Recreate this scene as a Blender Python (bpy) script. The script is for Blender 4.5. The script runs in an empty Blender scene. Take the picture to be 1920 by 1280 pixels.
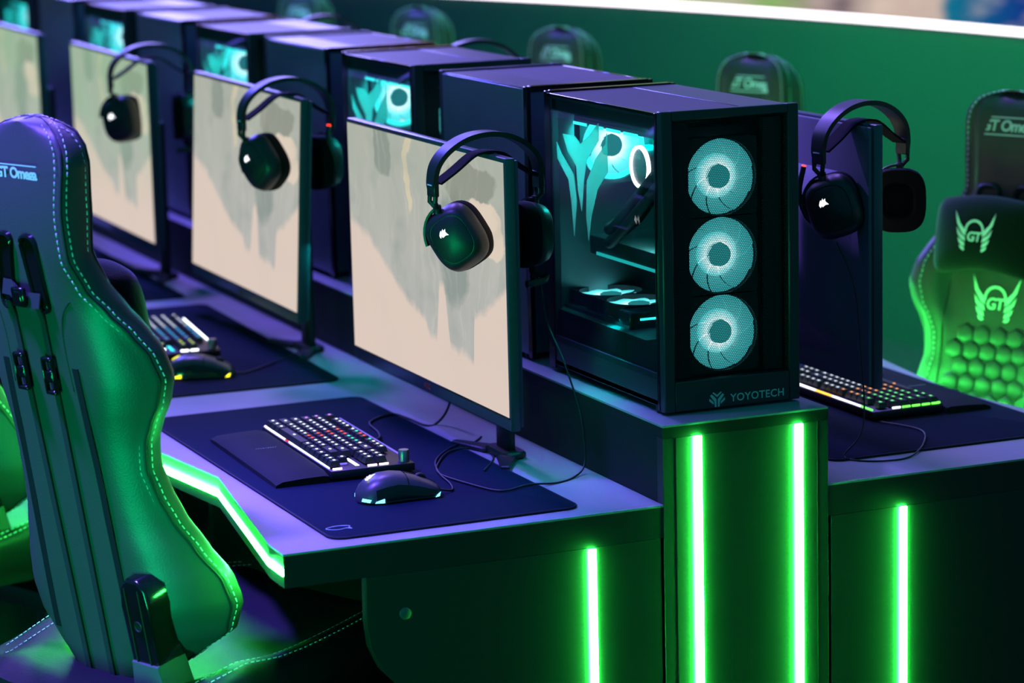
import bpy, bmesh, math, random
from math import sin, cos, pi, radians, sqrt
from mathutils import Vector, Matrix
random.seed(4)
SC = bpy.context.scene
COL = SC.collection
ZP = 0.86            # plinth top above the floor
ZD = 0.74            # desk top above the floor

# ------------------------------------------------------------------ colour / materials
def lin(c):
    c = c / 255.0
    return c / 12.92 if c <= 0.04045 else ((c + 0.055) / 1.055) ** 2.4
def rgb(r, g, b): return (lin(r), lin(g), lin(b), 1.0)

class NT:
    def __init__(s, m):
        m.use_nodes = True
        s.t = m.node_tree; s.n = s.t.nodes; s.l = s.t.links; s.n.clear()
        s.out = s.n.new('ShaderNodeOutputMaterial')
    def new(s, typ, **kw):
        nd = s.n.new(typ)
        for k, v in kw.items():
            if k.startswith('i_'):
                key = k[2:]
                nd.inputs[int(key) if key.isdigit() else key.replace('_', ' ')].default_value = v
            else: setattr(nd, k, v)
        return nd
    def ln(s, a, b): s.l.new(a, b)
    def math(s, op, a, b=None, c=None, clamp=False):
        nd = s.n.new('ShaderNodeMath'); nd.operation = op; nd.use_clamp = clamp
        for i, v in enumerate((a, b, c)):
            if v is None: continue
            if isinstance(v, (int, float)): nd.inputs[i].default_value = v
            else: s.ln(v, nd.inputs[i])
        return nd.outputs[0]
    def mix(s, fac, a, b):
        nd = s.n.new('ShaderNodeMix'); nd.data_type = 'RGBA'
        for i, v in ((0, fac), (6, a), (7, b)):
            if isinstance(v, (int, float, tuple)): nd.inputs[i].default_value = v
            else: s.ln(v, nd.inputs[i])
        return nd.outputs[2]

def bsdf(name, col, rough=0.5, metal=0.0, spec=0.5, noise=None, bump=None, coat=0.0, sheen=0.0):
    """noise=(scale, amount) varies the colour, bump=(scale, strength, distance) roughens the surface"""
    m = bpy.data.materials.new(name); t = NT(m)
    b = t.new('ShaderNodeBsdfPrincipled')
    b.inputs['Base Color'].default_value = col
    b.inputs['Roughness'].default_value = rough
    b.inputs['Metallic'].default_value = metal
    b.inputs['Specular IOR Level'].default_value = spec
    b.inputs['Coat Weight'].default_value = coat
    b.inputs['Sheen Weight'].default_value = sheen
    tc = t.new('ShaderNodeTexCoord')
    if noise:
        nz = t.new('ShaderNodeTexNoise', i_Scale=noise[0], i_Detail=6.0)
        t.ln(tc.outputs['Object'], nz.inputs['Vector'])
        v = t.math('MULTIPLY_ADD', nz.outputs['Fac'], noise[1] * 2, 1 - noise[1])
        mx = t.new('ShaderNodeVectorMath', operation='SCALE'); mx.inputs[0].default_value = col[:3]
        t.ln(v, mx.inputs['Scale']); t.ln(mx.outputs[0], b.inputs['Base Color'])
    if bump:
        nz = t.new('ShaderNodeTexNoise', i_Scale=bump[0], i_Detail=3.0)
        t.ln(tc.outputs['Object'], nz.inputs['Vector'])
        bp = t.new('ShaderNodeBump', i_Strength=bump[1], i_Distance=bump[2])
        t.ln(nz.outputs['Fac'], bp.inputs['Height']); t.ln(bp.outputs['Normal'], b.inputs['Normal'])
    t.ln(b.outputs[0], t.out.inputs[0])
    return m

def emis(name, col, strength):
    m = bpy.data.materials.new(name); t = NT(m)
    e = t.new('ShaderNodeEmission'); e.inputs[0].default_value = col; e.inputs[1].default_value = strength
    t.ln(e.outputs[0], t.out.inputs[0]); return m

def perforated(name, axes, pitch, hole, col, rough=0.5, metal=0.6):
    """sheet metal with a honeycomb of punched holes in the two given object axes"""
    m = bpy.data.materials.new(name); t = NT(m)
    tc = t.new('ShaderNodeTexCoord'); sp = t.new('ShaderNodeSeparateXYZ'); t.ln(tc.outputs['Object'], sp.inputs[0])
    u = t.math('DIVIDE', sp.outputs[axes[0]], pitch); v = t.math('DIVIDE', sp.outputs[axes[1]], pitch * 1.7320508)
    def cell(off):
        a = t.math('SUBTRACT', t.math('FRACT', t.math('ADD', u, off + 50.0)), 0.5)
        b = t.math('MULTIPLY', t.math('SUBTRACT', t.math('FRACT', t.math('ADD', v, off + 50.0)), 0.5), 1.7320508)
        return t.math('SQRT', t.math('ADD', t.math('MULTIPLY', a, a), t.math('MULTIPLY', b, b)))
    d = t.math('MINIMUM', cell(0.0), cell(0.5))
    h = t.math('LESS_THAN', d, hole)
    b = t.new('ShaderNodeBsdfPrincipled'); b.inputs['Base Color'].default_value = col
    b.inputs['Roughness'].default_value = rough; b.inputs['Metallic'].default_value = metal
    tr = t.new('ShaderNodeBsdfTransparent'); mx = t.new('ShaderNodeMixShader')
    t.ln(h, mx.inputs[0]); t.ln(b.outputs[0], mx.inputs[1]); t.ln(tr.outputs[0], mx.inputs[2]); t.ln(mx.outputs[0], t.out.inputs[0])
    return m

def glass(name, tint, refl=1.0, ior=1.5, rough=0.02):
    m = bpy.data.materials.new(name); t = NT(m)
    tr = t.new('ShaderNodeBsdfTransparent'); tr.inputs[0].default_value = tint
    gl = t.new('ShaderNodeBsdfGlossy'); gl.inputs['Roughness'].default_value = rough
    gl.inputs[0].default_value = (refl, refl, refl, 1)
    lw = t.new('ShaderNodeLayerWeight', i_Blend=.5); fr = t.math('MULTIPLY_ADD', t.math('POWER', lw.outputs['Facing'], 5.0), .96, .04)
    mx = t.new('ShaderNodeMixShader')
    t.ln(fr, mx.inputs[0]); t.ln(tr.outputs[0], mx.inputs[1]); t.ln(gl.outputs[0], mx.inputs[2]); t.ln(mx.outputs[0], t.out.inputs[0])
    return m

M = {}
M['desk_top'] = bsdf('grey_concrete_laminate', rgb(150, 150, 156), 0.55, noise=(9, .16), bump=(60, .15, .002))
M['desk_edge'] = bsdf('black_edge_laminate', rgb(26, 32, 34), 0.42, noise=(30, .1))
M['plinth_edge'] = bsdf('black_shelf_laminate', rgb(24, 36, 33), 0.6, spec=.2, noise=(30, .1))
M['panel'] = bsdf('black_panel_laminate', rgb(34, 40, 36), 0.45, noise=(25, .1))
M['green_led'] = emis('green_led_diffuser', (0.034, 1.0, 0.085, 1), 330.0)
M['green_led_far'] = emis('green_led_diffuser_dimmer', (0.045, 1.0, 0.11, 1), 160.0)
M['white_led'] = emis('white_led_diffuser', (1.0, 0.86, 1.0, 1), 5.0)
M['pc_black'] = bsdf('black_case_steel', rgb(44, 54, 60), 0.38, 0.3, noise=(14, .06))
M['pc_side'] = bsdf('satin_black_side_steel', rgb(122, 144, 150), 0.40, 0.9, bump=(900, .06, .0004))
M['pc_gloss'] = bsdf('gloss_black_trim', rgb(12, 15, 18), 0.16, 0.2)
M['pc_top'] = bsdf('satin_grey_top_steel', rgb(92, 90, 98), 0.36, 0.45)
M['pc_mesh_front'] = perforated('front_mesh', (0, 2), 0.0031, 0.40, rgb(16, 22, 24))
M['pc_mesh_top'] = bsdf('top_mesh', rgb(60, 58, 66), 0.5, 0.3)
M['pc_mesh_side'] = perforated('shroud_mesh', (1, 2), 0.0034, 0.3, rgb(40, 50, 52), .45)
M['pc_inner'] = bsdf('dark_case_interior', rgb(78, 86, 90), 0.45, 0.2)
M['pcb'] = bsdf('dark_motherboard', rgb(30, 36, 40), 0.5, noise=(70, .5), bump=(90, .6, .004))
M['alu'] = bsdf('brushed_aluminium', rgb(150, 155, 160), 0.3, 0.9)
M['rubber'] = bsdf('black_rubber', rgb(20, 21, 24), 0.6)
M['glass'] = glass('smoked_side_glass', (0.86, 0.92, 0.93, 1), 0.9)
M['cyan'] = emis('cyan_led', (0.03, 0.85, 0.80, 1), 2.2)
M['cyan_hot'] = emis('pale_cyan_led', (0.72, 1.0, 1.0, 1), 4.5)
M['cyan_soft'] = emis('soft_cyan_led', (0.02, 0.62, 0.60, 1), 0.9)
M['white_ring'] = emis('white_ring_led', (0.9, 0.92, 1.0, 1), 6.0)
M['plastic'] = bsdf('matte_black_plastic', rgb(30, 32, 36), 0.42, bump=(700, .08, .0004))
M['plastic2'] = bsdf('satin_black_plastic', rgb(24, 28, 32), 0.42)
M['gloss'] = bsdf('glossy_black_plastic', rgb(14, 15, 18), 0.14)
M['fabric'] = bsdf('black_cushion_fabric', rgb(12, 12, 14), 0.9, spec=.2, bump=(500, .4, .001))
M['mat'] = bsdf('navy_black_cloth_mat', rgb(7, 25, 44), 0.85, spec=.08, bump=(1200, .2, .0005))
M['mat_edge'] = bsdf('stitched_mat_edge', rgb(18, 22, 36), 0.8)
M['leather'] = bsdf('black_leatherette', rgb(66, 66, 68), 0.40, spec=.45, bump=(420, .22, .0012))
M['leather2'] = bsdf('black_carbon_leatherette', rgb(26, 27, 32), 0.55, spec=.25, bump=(260, .25, .0012))
M['rest'] = bsdf('soft_black_rest', rgb(26, 34, 34), 0.75, spec=.1, bump=(420, .2, .0008))
M['thread'] = bsdf('pale_thread', rgb(225, 225, 230), 0.6)
M['print'] = bsdf('white_print', rgb(235, 235, 240), 0.5)
M['print_dim'] = bsdf('grey_print', rgb(185, 205, 210), 0.5)
M['velvet'] = bsdf('black_velour', rgb(12, 12, 18), 0.9, spec=.1, sheen=.15, bump=(300, .3, .002))
M['webbing'] = bsdf('dark_webbing', rgb(30, 32, 40), 0.75, bump=(800, .3, .0006))
M['cable'] = bsdf('black_cable', rgb(28, 30, 36), 0.5)
M['red_led'] = emis('red_led', (1.0, 0.03, 0.02, 1), 5.0)
M['logo_led'] = emis('white_logo_led', (0.95, 0.95, 1.0, 1), 2.6)
M['red_print'] = bsdf('red_print', rgb(170, 60, 45), 0.5)
M['monitor_back'] = bsdf('dark_monitor_back', rgb(92, 94, 108), 0.5, bump=(500, .05, .0004))
M['bezel'] = bsdf('dark_bezel', rgb(74, 84, 92), 0.34, .4, noise=(120, .15))
M['floor'] = bsdf('dark_carpet', rgb(13, 14, 16), 0.9, noise=(300, .4))
M['wall_green'] = bsdf('painted_barrier', rgb(16, 60, 42), 0.85, noise=(4, .05))
M['wall_dark'] = bsdf('dark_drape', rgb(30, 36, 46), 0.9, noise=(3, .3))
M['leg_white'] = emis('white_key_led', (1, 1, 1, 1), 1.7)
for nm, c in dict(white=(.80, .92, 1.0), red=(1, .10, .06), teal=(.06, .85, .55), purple=(.62, .25, 1.0), blue=(.03, .42, .80),
                  yellow=(.55, .75, .06), orange=(1, .42, .12), green=(.18, .95, .25), dimblue=(.35, .55, .75)).items():
    M['key_' + nm] = emis('%s_key_led' % nm, (*c, 1), 1.9)
M['keycap'] = bsdf('black_keycap', rgb(24, 27, 32), 0.42)
M['kb_body'] = bsdf('brushed_black_keyboard_body', rgb(44, 44, 52), 0.36, .5)
M['glow_white'] = emis('white_backlight', (.85, .88, 1, 1), 4.2)
M['glow_pink'] = emis('pink_white_backlight', (1, .72, .85, 1), 4.2)
M['glow_red'] = emis('red_backlight', (1, .06, .05, 1), 1.2)
M['glow_purple'] = emis('purple_backlight', (.22, .16, 1, 1), 1.2)
M['glow_cyan'] = emis('cyan_backlight', (.05, .75, .9, 1), 2.0)
M['glow_green'] = emis('green_backlight', (.12, 1, .06, 1), 3.5)
M['glow_orange'] = emis('orange_backlight', (1, .45, .03, 1), 3.8)
M['mouse_blue'] = emis('ice_blue_mouse_led', (.12, .75, 1, 1), 4.0)
M['mouse_yellow'] = emis('yellow_mouse_led', (.95, .85, .02, 1), 3.0)
M['mouse_shell'] = bsdf('matte_mouse_shell', rgb(52, 54, 62), 0.38, bump=(900, .06, .0003))

def fan_blade_mat(name='lit_frosted_blade', k=1.25):
    m = bpy.data.materials.new(name); t = NT(m)
    tc = t.new('ShaderNodeTexCoord'); le = t.new('ShaderNodeVectorMath', operation='LENGTH'); t.ln(tc.outputs['Object'], le.inputs[0])
    r = t.new('ShaderNodeValToRGB'); t.ln(t.math('DIVIDE', le.outputs['Value'], 0.058), r.inputs[0])
    e = r.color_ramp.elements
    e[0].position = 0.30; e[0].color = (0.62, 0.95, 0.97, 1)
    e[1].position = 1.0; e[1].color = (0.045, 0.42, 0.45, 1)
    x = e.new(0.45); x.color = (0.30, 0.80, 0.83, 1)
    x = e.new(0.62); x.color = (0.085, 0.56, 0.58, 1)
    em = t.new('ShaderNodeEmission'); t.ln(r.outputs[0], em.inputs[0]); em.inputs[1].default_value = k
    tr = t.new('ShaderNodeBsdfTransparent'); mx = t.new('ShaderNodeMixShader', i_0=0.25)
    t.ln(em.outputs[0], mx.inputs[1]); t.ln(tr.outputs[0], mx.inputs[2]); t.ln(mx.outputs[0], t.out.inputs[0])
    return m
M['blade'] = fan_blade_mat()
M['blade_bright'] = fan_blade_mat('brightly_lit_blade', 3.2)

def screen_mat(name, green):
    """a misty game picture shown on the screen: UV 0..1 across the display"""
    m = bpy.data.materials.new(name); t = NT(m)
    tc = t.new('ShaderNodeTexCoord'); sp = t.new('ShaderNodeSeparateXYZ'); t.ln(tc.outputs['UV'], sp.inputs[0])
    u, v = sp.outputs[0], sp.outputs[1]
    def noise(su, sv, det=4.0, off=0.0):
        cb = t.new('ShaderNodeCombineXYZ'); t.ln(t.math('MULTIPLY', u, su), cb.inputs[0]); t.ln(t.math('MULTIPLY', v, sv), cb.inputs[1]); cb.inputs[2].default_value = off
        nz = t.new('ShaderNodeTexNoise', i_Scale=1.0, i_Detail=det); t.ln(cb.outputs[0], nz.inputs['Vector']); return nz.outputs['Fac']
    def curve(x, pts):
        fc = t.new('ShaderNodeFloatCurve'); c = fc.mapping.curves[0]
        while len(c.points) < len(pts): c.points.new(0.5, 0.5)
        for q, (a, b) in zip(c.points, pts): q.location = (a, b); q.handle_type = 'VECTOR'
        fc.mapping.update(); t.ln(x, fc.inputs['Value']); return fc.outputs[0]
    u0_, v0_ = u, v
    wu = t.math('MULTIPLY_ADD', noise(5, 4, 5, 31), .16, -.08); wv = t.math('MULTIPLY_ADD', noise(6, 4, 5, 37), .14, -.07)
    u = t.math('ADD', u0_, wu); v = t.math('ADD', v0_, wv)
    # base: cream sand at the bottom, pale grey-green mist above
    sand = t.mix(noise(5, 3), rgb(228, 207, 194), rgb(216, 199, 188))
    mist = t.mix(noise(14, 2.2, 5), rgb(160, 168, 158), rgb(192, 190, 180))
    u, v = u0_, v0_
    edge = curve(u, [(0, .56), (.14, .50), (.25, .40), (.38, .30), (.50, .24), (.535, .17), (.575, .17), (.60, .42), (.63, .42), (.66, .16), (.73, .17), (.80, .13), (.81, .33), (.90, .38), (1, .50)])
    wob = t.math('MULTIPLY_ADD', noise(22, 9, 4, 3), .07, -.035)
    d = t.math('SUBTRACT', t.math('ADD', v, wob), edge)
    fac = t.math('MULTIPLY', d, 26.0, clamp=True)
    body = t.mix(t.math('MULTIPLY', noise(11, 1.3, 6, 8), 1.0), rgb(156, 162, 158), rgb(208, 202, 198))
    up = t.math('MULTIPLY_ADD', v, 1.5, -.45, clamp=True)
    col = t.mix(fac, sand, t.mix(up, body, mist))
    u = t.math('ADD', u0_, wu); v = t.math('ADD', v0_, wv)
    # darker figure in the upper right, bright block, helmet shape upper left
    def blob(cu, cv, ru, rv, soft, off):
        a = t.math('DIVIDE', t.math('SUBTRACT', u, cu), ru); b = t.math('DIVIDE', t.math('SUBTRACT', v, cv), rv)
        a4 = t.math('POWER', t.math('ABSOLUTE', a), 3.0); b4 = t.math('POWER', t.math('ABSOLUTE', b), 3.0)
        s = t.math('ADD', t.math('ADD', a4, b4), t.math('MULTIPLY_ADD', noise(13, 7, 4, off), 1.4, -.7))
        return t.math('MULTIPLY', t.math('SUBTRACT', 1.0, s), soft, clamp=True)
    col = t.mix(t.math('MULTIPLY', blob(.70, .60, .10, .26, 1.6, 1), .55), col, rgb(112, 130, 128))
    col = t.mix(t.math('MULTIPLY', blob(.24, .93, .07, .13, 3, 5), .65), col, rgb(124, 134, 128))
    col = t.mix(t.math('MULTIPLY', blob(.80, .88, .16, .08, 3, 6), .7), col, rgb(134, 138, 126))
    col = t.mix(t.math('MULTIPLY', blob(.88, .72, .11, .10, 4, 7), .9), col, rgb(230, 210, 192))
    col = t.mix(t.math('MULTIPLY', blob(.42, .88, .018, .2, 2, 9), .6), col, rgb(232, 214, 178))
    streak = t.math('MULTIPLY', t.math('SUBTRACT', noise(30, 2.4, 4, 12), .55, clamp=True), 1.8, clamp=True)
    u, v = u0_, v0_
    col = t.mix(t.math('MULTIPLY', streak, fac), col, rgb(218, 210, 200))
    patch = t.math('MULTIPLY', t.math('SUBTRACT', noise(7, 5, 6, 44), .5, clamp=True), 1.6, clamp=True)
    col = t.mix(t.math('MULTIPLY', patch, fac), col, rgb(140, 150, 146))
    gfac = t.math('MULTIPLY', t.math('MULTIPLY', noise(3.1, 2.0, 3, 20), t.math('MULTIPLY_ADD', v, 1.5, -.2, clamp=True)), green, clamp=True)
    col = t.mix(gfac, col, rgb(130, 190, 140))
    e = t.new('ShaderNodeEmission'); t.ln(col, e.inputs[0]); e.inputs[1].default_value = 0.98
    t.ln(e.outputs[0], t.out.inputs[0]); return m
M['screen_a'] = screen_mat('misty_game_picture', 0.12)
M['screen_b'] = screen_mat('misty_green_game_picture', .9)

def video_mat():
    m = bpy.data.materials.new('stage_picture'); t = NT(m)
    tc = t.new('ShaderNodeTexCoord'); sp = t.new('ShaderNodeSeparateXYZ'); t.ln(tc.outputs['UV'], sp.inputs[0])
    nz = t.new('ShaderNodeTexNoise', i_Scale=9.0, i_Detail=5.0); t.ln(tc.outputs['UV'], nz.inputs['Vector'])
    x = t.math('ADD', sp.outputs[0], t.math('MULTIPLY_ADD', nz.outputs['Fac'], .06, -.03))
    r = t.new('ShaderNodeValToRGB'); t.ln(x, r.inputs[0]); cr = r.color_ramp
    st = [(.0, rgb(150, 120, 160)), (.30, rgb(226, 190, 196)), (.38, rgb(214, 180, 184)), (.395, rgb(40, 30, 50)), (.44, rgb(120, 84, 60)), (.475, rgb(34, 26, 40)), (.50, rgb(205, 185, 190)),
          (.56, rgb(150, 196, 120)), (.66, rgb(190, 190, 160)), (.70, rgb(130, 180, 90)), (.745, rgb(176, 150, 150)), (.765, rgb(120, 104, 112)), (.80, rgb(220, 196, 180)), (.86, rgb(205, 180, 170)), (.868, rgb(16, 120, 150)), (.95, rgb(20, 60, 140)), (1., rgb(14, 70, 130))]
    e = cr.elements; e[0].position, e[0].color = st[0]; e[1].position, e[1].color = st[-1]
    for p_, c_ in st[1:-1]:
        k = e.new(p_); k.color = c_
    n2 = t.new('ShaderNodeTexNoise', i_Scale=26.0, i_Detail=4.0); t.ln(tc.outputs['UV'], n2.inputs['Vector'])
    c = t.mix(t.math('MULTIPLY', t.math('SUBTRACT', n2.outputs['Fac'], .5, clamp=True), 2.0), r.outputs[0], rgb(240, 226, 214))
    em = t.new('ShaderNodeEmission'); t.ln(c, em.inputs[0]); em.inputs[1].default_value = .9
    t.ln(em.outputs[0], t.out.inputs[0]); return m
M['video'] = video_mat()

# ------------------------------------------------------------------ mesh building
class MB:
    def __init__(s): s.bm = bmesh.new(); s.mi = 0
    def _add(s, tmp, mtx=None):
        if mtx is not None: bmesh.ops.transform(tmp, matrix=mtx, verts=tmp.verts)
        bmesh.ops.recalc_face_normals(tmp, faces=tmp.faces)
        vm = {}
        for v in tmp.verts: vm[v] = s.bm.verts.new(v.co)
        for f in tmp.faces:
            try:
                nf = s.bm.faces.new([vm[v] for v in f.verts]); nf.material_index = s.mi; nf.smooth = True
            except ValueError: pass
        tmp.free(); return s
    def box(s, lo, hi, bev=0.0, seg=2, mtx=None):
        t = bmesh.new(); bmesh.ops.create_cube(t, size=1)
        for v in t.verts:
            v.co = Vector([(lo[i] + hi[i]) / 2 + v.co[i] * (hi[i] - lo[i]) for i in range(3)])
        if bev > 0: bmesh.ops.bevel(t, geom=list(t.edges), offset=bev, segments=seg, profile=.5, affect='EDGES')
        return s._add(t, mtx)
    def prism(s, pts, fn, d0, d1, bev=0.0, seg=2, mtx=None):
        """pts 2-D outline, fn(a,b,d) -> 3-D; extruded from depth d0 to d1"""
        t = bmesh.new()
        A = [t.verts.new(fn(a, b, d0)) for a, b in pts]; B = [t.verts.new(fn(a, b, d1)) for a, b in pts]
        n = len(pts)
        f1 = t.faces.new(A[::-1]); f2 = t.faces.new(B)
        for i in range(n): t.faces.new((A[i], A[(i + 1) % n], B[(i + 1) % n], B[i]))
        if bev > 0:
            es = list(f1.edges) + list(f2.edges)
            bmesh.ops.bevel(t, geom=es, offset=bev, segments=seg, profile=.5, affect='EDGES')
        return s._add(t, mtx)
    def tube(s, path, r, n=8, closed=False, caps=True, mtx=None):
        P = [Vector(p) for p in path]; t = bmesh.new(); rings = []
        up = Vector((0, 0, 1)); prev = None
        for i, p in enumerate(P):
            a = P[i - 1] if (i > 0 or closed) else P[i]; b = P[(i + 1) % len(P)] if (i < len(P) - 1 or closed) else P[i]
            d = (b - a); d = d.normalized() if d.length > 1e-9 else Vector((1, 0, 0))
            if prev is None:
                side = d.cross(up); side = side.normalized() if side.length > 1e-4 else Vector((1, 0, 0))
            else:
                side = prev - d * prev.dot(d); side.normalize()
            prev = side; w = d.cross(side)
            rr = r[i] if isinstance(r, (list, tuple)) else r
            rings.append([t.verts.new(p + (side * cos(2 * pi * k / n) + w * sin(2 * pi * k / n)) * rr) for k in range(n)])
        m = len(rings)
        for i in range(m if closed else m - 1):
            A, B = rings[i], rings[(i + 1) % m]
            for k in range(n): t.faces.new((A[k], A[(k + 1) % n], B[(k + 1) % n], B[k]))
        if caps and not closed: t.faces.new(rings[0][::-1]); t.faces.new(rings[-1])
        return s._add(t, mtx)
    def loft(s, rings, caps=True, closed=True, mtx=None):
        t = bmesh.new(); R = [[t.verts.new(p) for p in r] for r in rings]; n = len(R[0])
        for A, B in zip(R, R[1:]):
            for k in range(n if closed else n - 1):
                try: t.faces.new((A[k], A[(k + 1) % n], B[(k + 1) % n], B[k]))
                except ValueError: pass
        if caps and closed:
            t.faces.new(R[0][::-1]); t.faces.new(R[-1])
        bmesh.ops.remove_doubles(t, verts=t.verts, dist=1e-6)
        return s._add(t, mtx)
    def lathe(s, prof, n=24, axis='z', c=(0, 0, 0), mtx=None):
        ring = []; loop = prof[0][0] > 1e-4 and prof[-1][0] > 1e-4
        if loop: prof = list(prof) + [prof[0]]
        for r, h in prof:
            R = []
            for k in range(n):
                a = 2 * pi * k / n; x, y = max(r, 1e-5) * cos(a), max(r, 1e-5) * sin(a)
                q = {'z': (x, y, h), 'y': (x, h, y), 'x': (h, x, y)}[axis]
                R.append(Vector(q) + Vector(c))
            ring.append(R)
        return s.loft(ring, caps=not loop, mtx=mtx)
    def ribbon(s, path, wdir, w, th, mtx=None):
        """flat strap: path of points with a normal each (p, n), width along wdir"""
        t = bmesh.new(); R = []
        wd = Vector(wdir).normalized()
        for i, (p, nn) in enumerate(path):
            p = Vector(p); nn = Vector(nn).normalized(); ww = w[i] if isinstance(w, (list, tuple)) else w
            R.append([t.verts.new(p + wd * a * ww / 2 + nn * b * th / 2) for a, b in ((-1, -1), (1, -1), (1, 1), (-1, 1))])
        for A, B in zip(R, R[1:]):
            for k in range(4): t.faces.new((A[k], A[(k + 1) % 4], B[(k + 1) % 4], B[k]))
        t.faces.new(R[0][::-1]); t.faces.new(R[-1])
        return s._add(t, mtx)
    def poly(s, pts):
        t = bmesh.new(); t.faces.new([t.verts.new(p) for p in pts]); return s._add(t)
    def mesh(s, name, mats, sharp=38):
        me = bpy.data.meshes.new(name); s.bm.to_mesh(me); s.bm.free()
        for m in (mats if isinstance(mats, (list, tuple)) else [mats]): me.materials.append(m)
        try: me.set_sharp_from_angle(angle=radians(sharp))
        except Exception: pass
        return me
    def build(s, name, mats, parent=None, sharp=38, loc=None):
        return link(name, s.mesh(name, mats, sharp), parent, loc)

def link(name, me, parent=None, loc=None):
    o = bpy.data.objects.new(name, me); COL.objects.link(o)
    if parent: o.parent = parent
    if loc is not None: o.location = loc
    return o
def thing(name, label, cat, loc=(0, 0, 0), rotz=0.0, group=None):
    o = bpy.data.objects.new(name, None); COL.objects.link(o)
    o.empty_display_size = .05
    o.location = loc; o.rotation_euler = (0, 0, rotz); tag(o, label, cat, group); return o
def tag(o, label, cat, group=None):
    o['label'] = label; o['category'] = cat
    if group: o['group'] = group
    return o
def struct(o): o['kind'] = 'structure'; return o
def dup(root, loc, rotz, label, group=None):
    r = root.copy(); COL.objects.link(r); r.location = loc; r.rotation_euler = (0, 0, rotz); r['label'] = label
    if group: r['group'] = group
    def rec(a, b):
        for ch in a.children:
            c = ch.copy(); COL.objects.link(c); c.parent = b; rec(ch, c)
    rec(root, r); return r

def text_mesh(txt, size, mat, depth=0.0004, shear=0.0, bold=0.0, spacing=1.0):
    cu = bpy.data.curves.new('lettering', 'FONT'); cu.body = txt; cu.size = size; cu.extrude = depth
    cu.align_x = 'CENTER'; cu.align_y = 'CENTER'; cu.shear = shear; cu.offset = bold; cu.space_character = spacing; cu.resolution_u = 3
    o = bpy.data.objects.new('lettering', cu); COL.objects.link(o)
    bpy.context.view_layer.update()
    me = bpy.data.meshes.new_from_object(o.evaluated_get(bpy.context.evaluated_depsgraph_get()))
    bpy.data.objects.remove(o); bpy.data.curves.remove(cu)
    me.materials.clear(); me.materials.append(mat); return me
def frame(origin, xdir, ydir):
    x = Vector(xdir).normalized(); y = Vector(ydir).normalized(); z = x.cross(y).normalized(); y = z.cross(x)
    m = Matrix((x, y, z)).transposed().to_4x4(); m.translation = Vector(origin); return m
def put_mesh(me, mtx): me.transform(mtx); return me
def smooth_path(pts, n=8, closed=False):
    P = [Vector(p) for p in pts]; out = []; m = len(P)
    for i in range(m if closed else m - 1):
        p0 = P[(i - 1) % m] if (closed or i > 0) else P[i]; p1 = P[i]; p2 = P[(i + 1) % m]
        p3 = P[(i + 2) % m] if (closed or i + 2 < m) else p2
        for k in range(n):
            u = k / n
            out.append(0.5 * ((2 * p1) + (p2 - p0) * u + (2 * p0 - 5 * p1 + 4 * p2 - p3) * u * u + (3 * p1 - p0 - 3 * p2 + p3) * u ** 3))
    if not closed: out.append(P[-1])
    return out
def squircle(a, b, n=40, e=3.2, rot=0.0):
    o = []
    for k in range(n):
        t = 2 * pi * k / n; c, s_ = cos(t), sin(t)
        x = a * math.copysign(abs(c) ** (2 / e), c); y = b * math.copysign(abs(s_) ** (2 / e), s_)
        o.append((x * cos(rot) - y * sin(rot), x * sin(rot) + y * cos(rot)))
    return o
def round_rect(w, h, r, n=6):
    o = []
    for cx, cy, a0 in ((w - r, h - r, 0), (-w + r, h - r, 90), (-w + r, -h + r, 180), (w - r, -h + r, 270)):
        for k in range(n + 1):
            a = radians(a0 + 90 * k / n); o.append((cx + r * cos(a), cy + r * sin(a)))
    return o
def interp(tab, x):
    if x <= tab[0][0]: return tab[0][1:]
    for a, b in zip(tab, tab[1:]):
        if x <= b[0]:
            u = (x - a[0]) / (b[0] - a[0]); u = u * u * (3 - 2 * u) * .35 + u * .65
            return tuple(p + (q - p) * u for p, q in zip(a[1:], b[1:]))
    return tab[-1][1:]
XY = lambda a, b, d: (a, b, d)
XZ = lambda a, b, d: (a, d, b)
YZ = lambda a, b, d: (d, a, b)

SAIL = [[(0, .30), (.06, .62), (.13, .80), (.22, .52), (.26, .30), (.17, 0), (.06, .12)],
        [(.20, .62), (.34, .98), (.42, .70), (.50, .42), (.30, .10), (.28, .34)],
        [(.42, .78), (.62, 1.0), (.62, .74), (.74, .60), (1.0, .40), (.66, .34), (.36, .06), (.54, .46)]]
def sail_logo(mb, size, fn):
    for s_ in SAIL: mb.poly([fn((a - .45) * size, (b - .5) * size) for a, b in s_])
def wing_logo(mb, size, fn):
    """winged ring emblem, the letters are separate"""
    for sg in (-1, 1):
        for q in ([(.50, .45), (.44, .18), (.30, -.02), (.20, -.08), (.22, .04), (.36, .18)], [(.44, .10), (.40, -.05), (.30, -.15), (.20, -.19), (.22, -.10), (.34, -.03)],
                  [(.39, -.11), (.36, -.21), (.28, -.28), (.21, -.30), (.22, -.22), (.31, -.17)], [(.34, -.26), (.32, -.33), (.25, -.38), (.21, -.39), (.21, -.33), (.27, -.30)]):
            mb.poly([fn(sg * a * size, b * size) for a, b in q])
    for k in range(14):
        a0 = radians(-10 + 200 * k / 14); a1 = radians(-10 + 200 * (k + 1) / 14)
        mb.poly([fn(r * cos(a) * size, (r * sin(a) + .04) * size) for r, a in ((.24, a0), (.24, a1), (.19, a1), (.19, a0))])

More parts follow.
